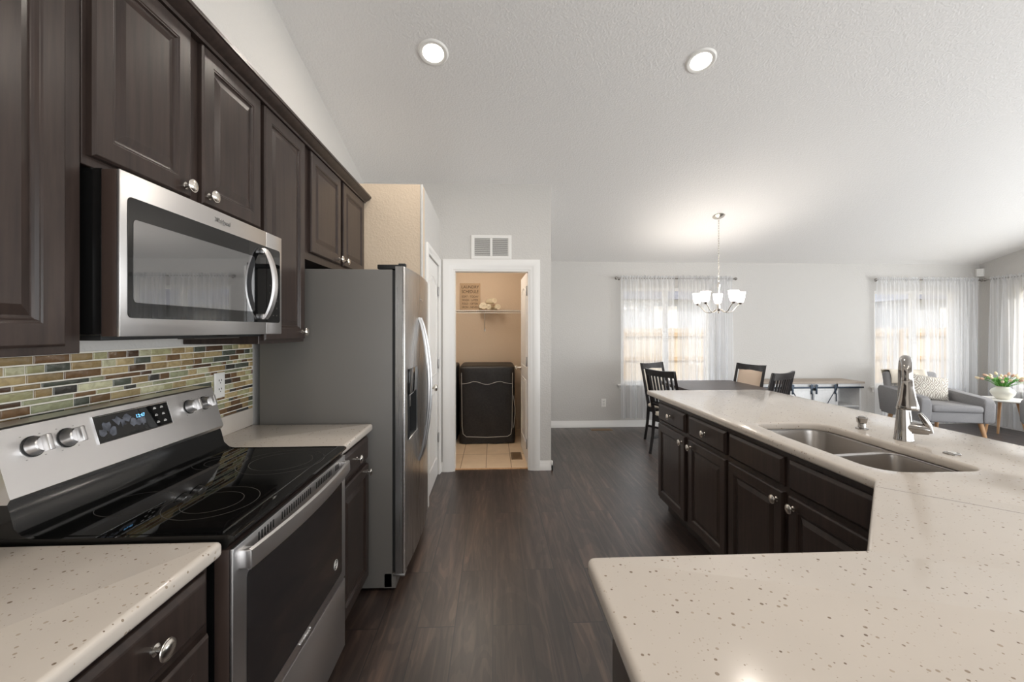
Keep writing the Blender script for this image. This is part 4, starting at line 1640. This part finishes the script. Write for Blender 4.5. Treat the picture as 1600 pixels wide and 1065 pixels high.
def towel(label, x, y, z, r, ln, rz, seed):
    mb = MB()
    pr = []
    turns = 2.6
    n = 64
    t_ = r / (turns + 0.6)
    outer_, inner_ = [], []
    for i in range(n + 1):
        a = 2 * PI * turns * i / n
        rr_ = 0.15 * r + (r - 0.15 * r) * i / n
        outer_.append((rr_ * math.cos(a), rr_ * math.sin(a) + r))
    for i in range(n):
        a0, a1 = outer_[i], outer_[i + 1]
        for (y0, y1) in ((-ln / 2, ln / 2),):
            k = 1 - t_ * 0.85 / max(0.2 * r, (0.15 * r + 0.85 * r * i / n))
            k1 = 1 - t_ * 0.85 / max(0.2 * r, (0.15 * r + 0.85 * r * (i + 1) / n))
            k, k1 = max(0.1, k), max(0.1, k1)
            b0 = (a0[0] * k, (a0[1] - r) * k + r)
            b1 = (a1[0] * k1, (a1[1] - r) * k1 + r)
            q = [mb.v((p[0], y0, p[1])) for p in (a0, a1, b1, b0)]
            w = [mb.v((p[0], y1, p[1])) for p in (a0, a1, b1, b0)]
            mb.f(q)
            mb.f(w[::-1])
            mb.f([q[0], w[0], w[1], q[1]])
            mb.f([q[3], q[2], w[2], w[3]])
    bmesh.ops.remove_doubles(mb.bm, verts=mb.bm.verts, dist=1e-5)
    o = mb.obj('rolled_towel', 'towel', ang=60)
    o.location = (x, y, z)
    o.rotation_euler = (0, 0, rz)
    return tag(o, label, 'towel')


towel('cream rolled towel touching the laundry sign', -0.137, 5.70, 1.674, 0.055, 0.22, 0.1, 1)
towel('cream rolled towel in the middle of the shelf pile', -0.036, 5.71, 1.674, 0.043, 0.22, -0.2, 2)
towel('cream rolled towel at the right end of the shelf pile', 0.055, 5.70, 1.674, 0.043, 0.22, 0.15, 3)
towel('cream rolled towel lying on top of the other towels', -0.02, 5.71, 1.757, 0.043, 0.2, 0.45, 4)


def covered_machine(label, x, y, w, d, h, seed):
    o = thing('laundry_machine', label, 'laundry machine', (x, y, 0.008))
    r = random.Random(seed)
    ph = [r.uniform(0, 6) for _ in range(8)]
    mb = MB()
    nz, n = 20, 72

    def ringpt(k, zz, grow):
        # rounded rectangle
        t = k / n * 4
        side = int(t) % 4
        f_ = t - int(t)
        hw, hd, c_ = w / 2 * grow, d / 2 * grow, 0.05
        corners = [(-hw, -hd), (hw, -hd), (hw, hd), (-hw, hd)]
        a, b_ = corners[side], corners[(side + 1) % 4]
        px, py = a[0] + (b_[0] - a[0]) * f_, a[1] + (b_[1] - a[1]) * f_
        # pull the corners in a little
        m_ = (abs(px) / hw) ** 8 * (abs(py) / hd) ** 8
        s_ = 1 - 0.05 * m_
        wob = 0.006 * math.sin(7 * px + 5 * zz + ph[0]) * math.sin(9 * zz + 4 * py + ph[1]) + 0.004 * math.sin(23 * px + 11 * zz + ph[2])
        flare = 0.012 * max(0, 0.25 - zz) / 0.25 * math.sin(30 * px + 26 * py + ph[3])
        k_ = s_ + wob + flare
        return (px * k_, py * k_)
    rows = []
    for j in range(nz + 1):
        zz = (h - 0.03) * j / nz
        rows.append([mb.v((*ringpt(k, zz, 1.0), zz + (0.006 * math.sin(k * 0.7 + ph[4]) if j == 0 else 0) + 0.008 * (j == 0))) for k in range(n)])
    for grow, zz in ((0.985, h - 0.012), (0.95, h - 0.003), (0.5, h), (0.05, h)):
        rows.append([mb.v((*ringpt(k, h, grow), zz)) for k in range(n)])
    for a, b_ in zip(rows, rows[1:]):
        for k in range(n):
            mb.f([a[k], a[(k + 1) % n], b_[(k + 1) % n], b_[k]])
    mb.f(rows[-1])
    mb.f(rows[0][::-1])
    body = mb.obj('fabric_cover', 'cover', o, ang=60)
    mb = MB()
    hw, hd = w / 2, d / 2
    yy = -hd * 1.0 - 0.009
    l_, r_ = -hw + 0.03, hw - 0.035
    path = [(l_, yy, h - 0.08), (l_ + 0.004, yy, h * 0.6), (l_ + 0.008, yy, 0.22), (l_ + 0.02, yy, 0.13), (l_ + 0.06, yy, 0.095), (0, yy, 0.085), (r_ - 0.06, yy, 0.095), (r_ - 0.02, yy, 0.12), (r_ - 0.006, yy, 0.2), (r_ - 0.002, yy, h * 0.6), (r_, yy, h - 0.08)]
    mb.tube(path, 0.0042, 6)
    wave = [(l_ + (r_ - l_) * i / 24, yy, h - 0.205 - 0.018 * math.cos(i / 24 * 4 * PI) * (1 if 4 < i < 20 else 0.5)) for i in range(25)]
    mb.tube(wave, 0.0038, 6)
    mb.tube([(r_ + 0.012, yy + 0.01, h * 0.62), (r_ + 0.035, yy + 0.015, h * 0.42), (r_ + 0.014, yy + 0.01, 0.2)], 0.004, 6)
    mb.obj('piping', 'piping', body)
    return o


covered_machine('laundry machine under a black fitted cover with silver piping, facing the doorway', -0.068, 5.475, 0.69, 0.72, 0.955, 1)
covered_machine('second laundry machine under a black cover, mostly hidden by the left door jamb', -0.80, 5.475, 0.69, 0.72, 0.955, 2)

# ---------------------------------------------------------------- dining set
TZ = 0.76
tb = thing('dining_table', 'dark wood dining table under the chandelier', 'table', (2.585, 4.81, 0))
MB().prism(rounded([(-0.47, -0.43), (0.47, -0.43), (0.47, 0.43), (-0.47, 0.43)], 0.06), 'z', TZ - 0.035, TZ).obj('tabletop', 'table', tb, ang=30)
MB().box(-0.2, 0.2, -0.2, 0.2, TZ - 0.08, TZ - 0.035, 0.004).obj('apron', 'table', tb)
MB().lathe([(0, 0.05), (0.10, 0.05), (0.075, 0.10), (0.05, 0.2), (0.06, 0.42), (0.05, 0.6), (0.10, TZ - 0.08), (0, TZ - 0.08)], (0, 0, 0), 'z', 24).obj('pedestal', 'table', tb)
for k in range(4):
    a = PI / 2 * k + PI / 4
    lg = MB()
    lg.tube([(0.04 * math.cos(a), 0.04 * math.sin(a), 0.11), (0.16 * math.cos(a), 0.16 * math.sin(a), 0.06), (0.25 * math.cos(a), 0.25 * math.sin(a), 0.025)], [0.03, 0.028, 0.024], 4)
    lg.obj('foot', 'table', tb)


def chair(label, back, loc, rz, group):
    """faces local +x; seat centre at the origin"""
    o = thing('dining_chair', label, 'chair', (loc[0], loc[1], 0), rz, group)
    hw = 0.205

    def bx_(z):     # back plane x at height z
        return -0.205 - 0.115 * max(0, z - 0.45) / 0.52

    for s_ in (-1, 1):
        mb = MB()
        ps = [(-0.265, s_ * hw, 0.0), (-0.225, s_ * hw, 0.22), (-0.205, s_ * hw, 0.45), (bx_(0.7), s_ * hw, 0.7), (bx_(0.97), s_ * hw, 0.97)]
        mb.tube(ps, [0.021, 0.023, 0.027, 0.023, 0.020], 4)
        mb.obj('leg', 'chairwood', o)
        mb = MB()
        mb.tube([(0.205, s_ * 0.20, 0.0), (0.205, s_ * 0.20, 0.43)], [0.02, 0.028], 4)
        mb.obj('leg', 'chairwood', o)
    mb = MB()
    for s_ in (-1, 1):
        mb.box(-0.2, 0.2, s_ * 0.2 - 0.01, s_ * 0.2 + 0.01, 0.37, 0.43)
        mb.box(-0.22, 0.2, s_ * 0.2 - 0.009, s_ * 0.2 + 0.009, 0.17, 0.195)
    mb.box(0.195, 0.215, -0.19, 0.19, 0.37, 0.43)
    mb.box(-0.215, -0.195, -0.19, 0.19, 0.37, 0.43)
    mb.obj('seat_frame', 'chairwood', o)
    mb = MB()
    mb.box(-0.21, 0.235, -0.225, 0.225, 0.43, 0.475, 0.018, 3)
    mb.obj('seat', 'creampad', o)
    mb = MB()
    n = 10
    rows = []
    for i in range(n + 1):
        t = -1 + 2 * i / n
        y = t * (hw + 0.01)
        bow = -0.022 * (1 - t * t)
        zt = 0.978 - 0.012 * (1 - t * t)
        zb = 0.90
        rows.append([mb.v((bx_(zt) + bow + 0.012, y, zt)), mb.v((bx_(zt) + bow - 0.014, y, zt)), mb.v((bx_(zb) + bow - 0.014, y, zb)), mb.v((bx_(zb) + bow + 0.012, y, zb))])
    for a, b_ in zip(rows, rows[1:]):
        for k in range(4):
            mb.f([a[k], a[(k + 1) % 4], b_[(k + 1) % 4], b_[k]])
    mb.f(rows[0])
    mb.f(rows[-1][::-1])
    mb.obj('top_rail', 'chairwood', o, ang=50)
    mb = MB()
    zl = 0.58
    mb.tube([(bx_(zl), -hw, zl), (bx_(zl) - 0.015, 0, zl), (bx_(zl), hw, zl)], 0.02, 4, False, 1.3)
    mb.obj('lower_rail', 'chairwood', o)
    if back == 'slat':
        for k in range(7):
            y = -0.155 + 0.31 * k / 6
            mb = MB()
            mb.X = Matrix.Identity(4)
            c_ = -0.018 * (1 - (y / hw) ** 2)
            q = []
            for zz in (0.585, 0.75, 0.91):
                q.append((bx_(zz) + c_, y, zz))
            for (p0, p1) in zip(q, q[1:]):
                v0 = [mb.v((p0[0] + dx, p0[1] + dy, p0[2])) for dx, dy in ((-0.005, -0.013), (0.005, -0.013), (0.005, 0.013), (-0.005, 0.013))]
                v1 = [mb.v((p1[0] + dx, p1[1] + dy, p1[2])) for dx, dy in ((-0.005, -0.013), (0.005, -0.013), (0.005, 0.013), (-0.005, 0.013))]
                for i in range(4):
                    mb.f([v0[i], v0[(i + 1) % 4], v1[(i + 1) % 4], v1[i]])
            mb.obj('slat', 'chairwood', o)
    else:
        mb = MB()

        def fn(u, v):
            y = -0.178 + 0.356 * u
            zz = 0.605 + 0.30 * v
            puff = 0.02 * (1 - (2 * u - 1) ** 6) * (1 - (2 * v - 1) ** 6)
            return (bx_(zz) - 0.010 + puff, y, zz)

        def fn2(u, v):
            y = -0.178 + 0.356 * u
            zz = 0.605 + 0.30 * v
            return (bx_(zz) - 0.016, y, zz)
        mb.grid(fn, 10, 10)
        mb.grid(fn2, 2, 2)
        mb.obj('back_pad', 'tanpad' if back == 'tan' else 'creampad', o, ang=60, recalc=False)
    return o


GRP = None


def chair_at(label, back, mid, face):
    f_ = Vector(face).normalized()
    c_ = Vector(mid) + f_ * 0.28
    chair(label, back, (c_.x, c_.y), math.atan2(f_.y, f_.x), GRP)


chair_at('dark slat-back dining chair nearest the far end of the island, left of the table', 'slat', (1.85, 4.46), (0.93, 0.37))
chair_at('dark dining chair with cream back pad in front of the dining window', 'cream', (2.13, 5.40), (0.5, -0.87))
chair_at('dark framed dining chair with tan upholstered back, right of the table', 'tan', (3.23, 5.12), (-0.97, -0.24))
chair_at('dark slat-back dining chair in front of the console, right of the table', 'slat', (2.96, 4.17), (-0.5, 0.87))

# ---------------------------------------------------------------- console
cn = thing('console_cabinet', 'white console cabinet with sliding barn doors and weathered top against the far wall', 'console', (4.44, 5.58, 0))
CWd = 0.70
MB().box(-CWd - 0.03, CWd + 0.03, -0.03, 0.355, 0.662, 0.69, 0.003).obj('top', 'consoletop', cn)
mb = MB()
for x in (-CWd, -0.36, 0.34, CWd - 0.025):
    mb.box(x, x + 0.025, 0.0, 0.34, 0.06, 0.662)
mb.box(-CWd, CWd, 0.325, 0.34, 0.06, 0.662)
mb.box(-CWd, CWd, 0.0, 0.34, 0.06, 0.085)
mb.box(-CWd + 0.02, CWd - 0.02, 0.012, 0.325, 0.335, 0.352)
mb.box(-CWd + 0.02, CWd - 0.02, 0.0, 0.02, 0.60, 0.662)
mb.obj('case', 'consolewhite', cn)
for x in (-CWd + 0.03, CWd - 0.03):
    for y in (0.03, 0.31):
        MB().box(x - 0.025, x + 0.025, y - 0.025, y + 0.025, 0.0, 0.06, 0.003).obj('foot', 'consolewhite', cn)
MB().box(-CWd - 0.02, CWd + 0.02, -0.024, -0.016, 0.598, 0.622, 0.002).obj('track', 'iron', cn)
for x0, x1, dg in ((-0.335, -0.005, -1), (0.005, 0.335, 1)):
    mb = MB()
    mb.box(x0, x1, -0.016, -0.002, 0.09, 0.597, 0.002)
    dr_ = mb.obj('barn_door', 'consolewhite', cn)
    mb = MB()
    xa, xb = x0 + 0.03, x1 - 0.03
    mb.box(x0, x0 + 0.03, -0.021, -0.016, 0.09, 0.597)
    mb.box(x1 - 0.03, x1, -0.021, -0.016, 0.09, 0.597)
    mb.box(x0, x1, -0.021, -0.016, 0.09, 0.12)
    mb.box(x0, x1, -0.021, -0.016, 0.567, 0.597)
    mb.obj('door_frame', 'consolewhite', dr_)
    mb = MB()
    za, zb = 0.12, 0.567
    if dg < 0:
        mb.tube([(xa, -0.019, zb), (xb, -0.019, za)], 0.006, 4)
    else:
        mb.tube([(xa, -0.019, za), (xb, -0.019, zb)], 0.006, 4)
    mb.tube([(x1 - 0.02, -0.03, 0.42), (x1 - 0.02, -0.03, 0.53)], 0.006, 6)
    mb.obj('brace_and_pull', 'iron', dr_)
    for xs in (x0 + 0.03, x1 - 0.03):
        mb = MB()
        mb.box(xs - 0.012, xs + 0.012, -0.028, -0.021, 0.52, 0.65, 0.002)
        mb.lathe([(0, 0.024), (0.02, 0.024), (0.02, 0.03), (0, 0.03)], (xs, 0, 0.635), '-y', 14)
        mb.obj('roller_hanger', 'iron', dr_)


# ---------------------------------------------------------------- armchairs
def armchair(label, loc, rz, cat='armchair'):
    """faces local +x"""
    o = thing('armchair', label, cat, (loc[0], loc[1], 0), rz)
    hw = 0.37
    for s_ in (-1, 1):
        mb = MB()
        y0, y1 = (hw - 0.105, hw) if s_ > 0 else (-hw, -hw + 0.105)
        pts = rounded([(-0.34, 0.315), (0.36, 0.315), (0.375, 0.605), (-0.40, 0.665)], [0.03, 0.03, 0.06, 0.04], 5)
        mb.prism(pts, 'y', y0, y1)
        es = [e_ for e_ in mb.bm.edges if abs(e_.verts[0].co.y - e_.verts[1].co.y) < 1e-6]
        bmesh.ops.bevel(mb.bm, geom=es, offset=0.022, segments=3, profile=0.5, affect='EDGES')
        mb.obj('armrest', 'greyfab', o, ang=60)
    mb = MB()
    mb.box(-0.34, 0.355, -hw + 0.1, hw - 0.1, 0.315, 0.445, 0.02, 3)
    mb.obj('seat_base', 'greyfab', o, ang=60)
    mb = MB()
    mb.box(-0.25, 0.38, -hw + 0.107, hw - 0.107, 0.435, 0.52, 0.035, 4)
    mb.obj('seat_cushion', 'greyfab', o, ang=60)
    mb = MB()
    mb.X = Matrix.Translation((-0.28, 0, 0.33)) @ Matrix.Rotation(math.radians(-11), 4, 'Y')
    mb.box(-0.075, 0.045, -0.30, 0.30, 0.0, 0.53, 0.045, 4)
    mb.obj('backrest', 'greyfab', o, ang=60)
    for sx, sy in ((0.29, 0.28), (0.29, -0.28), (-0.3, 0.26), (-0.3, -0.26)):
        mb = MB()
        mb.tube([(sx, sy, 0.32), (sx * 1.2, sy * 1.15, 0.0)], [0.026, 0.012], 12)
        mb.obj('leg', 'oak', o)
    return o


AC, AR = (5.52, 4.98), math.atan2(-0.97, -0.22)
armchair('grey tweed armchair with patterned pillow by the far sheer curtains', AC, AR)
armchair('second grey armchair cut off by the right picture edge, near the side table', (6.50, 4.20), PI)
AM = Matrix.Translation((AC[0], AC[1], 0)) @ Matrix.Rotation(AR, 4, 'Z')

pl = MB()


def pil(u, v):
    a, b_ = 2 * u - 1, 2 * v - 1
    puff = 0.07 * ((1 - abs(a) ** 2.6) * (1 - abs(b_) ** 2.6)) ** 0.55
    k = 1 - 0.06 * (1 - a * a) * (abs(b_) ** 3) - 0.06 * (1 - b_ * b_) * (abs(a) ** 3)
    return (puff, a * 0.23 * k, b_ * 0.16 * k)


pl.grid(pil, 16, 16)
pl.grid(lambda u, v: (-pil(u, v)[0], pil(u, v)[1], pil(u, v)[2]), 16, 16)
bmesh.ops.remove_doubles(pl.bm, verts=pl.bm.verts, dist=1e-5)
po = pl.obj('throw_pillow', 'pillow', ang=80)
po.matrix_world = AM @ Matrix.Translation((-0.10, 0.02, 0.668)) @ Matrix.Rotation(math.radians(-16), 4, 'Y') @ Matrix.Rotation(math.radians(-9), 4, 'X')
tag(po, 'cream diamond-patterned throw pillow resting on the grey armchair', 'pillow')
tw = MB()


def thr(u, v):
    y = -0.27 + 0.42 * u + 0.012 * math.sin(v * 9)
    ax = math.radians(-11)
    # over the top of the back, in the backrest's tilted frame
    s_ = v * 0.62
    if s_ < 0.30:
        p = (-0.083, s_ + 0.26)
    elif s_ < 0.44:
        t = (s_ - 0.30) / 0.14
        p = (-0.083 + 0.138 * t, 0.54 + 0.006 * math.sin(PI * t))
    else:
        p = (0.055, 0.54 - (s_ - 0.44))
    x, z = p
    return (-0.28 + x * math.cos(ax) + z * math.sin(ax) + 0.004 * math.sin(u * 22), y, 0.33 - x * math.sin(ax) + z * math.cos(ax) + 0.003 * math.sin(u * 15))


tw.grid(thr, 30, 40)
to = tw.obj('throw_blanket', 'creampad', ang=80, recalc=False)
sfm = to.modifiers.new('thick', 'SOLIDIFY')
sfm.thickness = 0.008
to.matrix_world = AM
tag(to, 'cream fringed throw blanket draped over the grey armchair back', 'blanket')
fg_ = MB()
for i in range(26):
    p = Vector(thr((i + 0.5) / 26, 1.0))
    fg_.tube([p, p + Vector((0.006, 0.002 * (i % 3 - 1), -0.035))], 0.0018, 4)
fg_.obj('fringe', 'creampad', to)

# side table, vase, tulips
STX, STY = 6.72, 5.18
stb = thing('side_table', 'small round white side table with three oak legs', 'table', (STX, STY, 0))
MB().lathe([(0, 0.478), (0.235, 0.478), (0.25, 0.484), (0.252, 0.492), (0.247, 0.50), (0, 0.50)], (0, 0, 0), 'z', 48).obj('tabletop', 'whitemetal', stb)
for k in range(3):
    a = math.radians(-70 + 120 * k)
    mb = MB()
    mb.tube([(0.13 * math.cos(a), 0.13 * math.sin(a), 0.478), (0.215 * math.cos(a), 0.215 * math.sin(a), 0.0)], [0.019, 0.012], 14)
    mb.obj('leg', 'oak', stb)
VX, VY = STX - 0.03, STY - 0.02
vs = MB().lathe([(0, 0), (0.055, 0), (0.06, 0.004), (0.085, 0.03), (0.112, 0.075), (0.116, 0.10), (0.10, 0.13), (0.072, 0.148), (0.062, 0.158), (0.066, 0.17), (0.060, 0.17), (0.056, 0.158), (0.066, 0.146), (0.092, 0.128), (0.106, 0.10), (0.10, 0.07), (0.06, 0.014), (0, 0.012)], (0, 0, 0), 'z', 40).obj('vase', 'cream', ang=60)
vs.location = (VX, VY, 0.50)
tag(vs, 'round cream vase holding tulips on the white side table', 'vase')
rt = random.Random(11)
for k in range(22):
    a = 2 * PI * k / 22 * 5.03 + rt.uniform(-0.2, 0.2)
    spread = 0.05 + 0.16 * math.sqrt((k + 0.5) / 22)
    tx, ty, tz = spread * math.cos(a), spread * math.sin(a), 0.315 - 0.085 * (spread / 0.22) ** 2 + rt.uniform(-0.012, 0.012)
    o = thing('tulip', 'pale pink tulip with green leaves in the cream vase', 'flower', (VX, VY, 0.50), 0, 'tulips in the cream vase')
    mb = MB()
    sx_, sy_ = 0.045 * math.cos(a), 0.045 * math.sin(a)
    path = [(sx_ * 0.3, sy_ * 0.3, 0.04), (sx_, sy_, 0.165), (sx_ + (tx - sx_) * 0.5, sy_ + (ty - sy_) * 0.5, 0.165 + (tz - 0.165) * 0.72), (tx, ty, tz)]
    mb.tube(path, 0.003, 6)
    mb.obj('stem', 'leaf', o)
    mb = MB()
    d = (Vector(path[3]) - Vector(path[2])).normalized()
    mb.X = Matrix.Translation((tx, ty, tz)) @ d.to_track_quat('Z', 'Y').to_matrix().to_4x4()
    mb.lathe([(0, -0.002), (0.010, 0.002), (0.0155, 0.012), (0.0165, 0.024), (0.013, 0.038), (0.006, 0.048), (0, 0.046)], (0, 0, 0), 'z', 9)
    mb.obj('bloom', 'petal' if k % 3 else 'petalb', o)
    mb = MB()
    la_ = a + rt.uniform(-0.5, 0.5)
    lr = rt.uniform(0.10, 0.18)
    prev = None
    for i in range(8):
        t = i / 7
        rr_ = 0.035 + lr * t
        zz = 0.15 + 0.13 * math.sin(t * 2.2) * (0.7 + 0.3 * rt.random())
        wd = 0.014 * math.sin(PI * min(1, t * 0.9 + 0.1)) + 0.001
        cx_, cy_ = rr_ * math.cos(la_), rr_ * math.sin(la_)
        q = (mb.v((cx_ - wd * math.sin(la_), cy_ + wd * math.cos(la_), zz + 0.004)), mb.v((cx_, cy_, zz)), mb.v((cx_ + wd * math.sin(la_), cy_ - wd * math.cos(la_), zz + 0.004)))
        if prev:
            mb.f([prev[0], prev[1], q[1], q[0]])
            mb.f([prev[1], prev[2], q[2], q[1]])
        prev = q
    mb.obj('leaf', 'leaf', o, recalc=False)

# ---------------------------------------------------------------- outside
struct('ground', MB().box(-30, 50, FY + 0.13, 60, -0.6, -0.35), 'dirt')
struct('ground_side', MB().box(RW + 0.13, 50, -30, FY + 0.13, -0.6, -0.35), 'dirt')


def fence(label, a, b_):
    a, b_ = Vector(a), Vector(b_)
    ln = (b_ - a).length
    o = thing('wood_fence', label, 'fence', (a.x, a.y, -0.35), math.atan2(b_.y - a.y, b_.x - a.x))
    mb = MB()
    n = int(ln / 0.145)
    r = random.Random(5)
    for i in range(n):
        mb.box(i * 0.145, i * 0.145 + 0.140, 0.0, 0.018, 0.03, 1.80 + r.uniform(-0.008, 0.008))
    mb.obj('pickets', 'fence', o)
    for zz in (0.35, 1.0, 1.6):
        MB().box(0, ln, -0.05, 0.0, zz, zz + 0.09).obj('rail', 'fencer', o)
    for i in range(int(ln / 2.4) + 1):
        MB().box(i * 2.4 - 0.05, i * 2.4 + 0.05, -0.10, -0.05, 0.0, 1.75).obj('post', 'fencer', o)
    return o


fence('sunlit cedar fence outside behind the dining window', (-4, 10.2), (16, 10.2))
fence('cedar fence outside beyond the right wall windows', (14.5, 10.0), (14.5, -8))


def house(label, x, y, w, d, h, rh, rz=0):
    o = thing('house', label, 'house', (x, y, -0.35), rz)
    wl = MB().box(-w / 2, w / 2, -d / 2, d / 2, 0, h).obj('wall', 'siding', o)
    mb = MB()
    mb.prism([(-w / 2 - 0.4, h - 0.1), (0, h + rh), (w / 2 + 0.4, h - 0.1)], 'y', -d / 2 - 0.4, d / 2 + 0.4)
    mb.obj('roof', 'roof', o)
    for k in range(2):
        wn = MB().box(-w / 4 + k * w / 2 - 0.6, -w / 4 + k * w / 2 + 0.6, -d / 2 - 0.05, -d / 2 + 0.02, h * 0.52, h * 0.52 + 1.2).obj('window', 'trim', wl)
    return o


house('grey neighbouring house seen through the left half of the dining window', 6.6, 25, 9, 8, 3.4, 2.0)
house('grey neighbouring house seen through the right half of the dining window', 16.5, 28, 9, 8, 3.2, 2.4)
house('grey neighbouring house seen through the sheers behind the armchair', 29, 27, 10, 8, 3.6, 2.2)
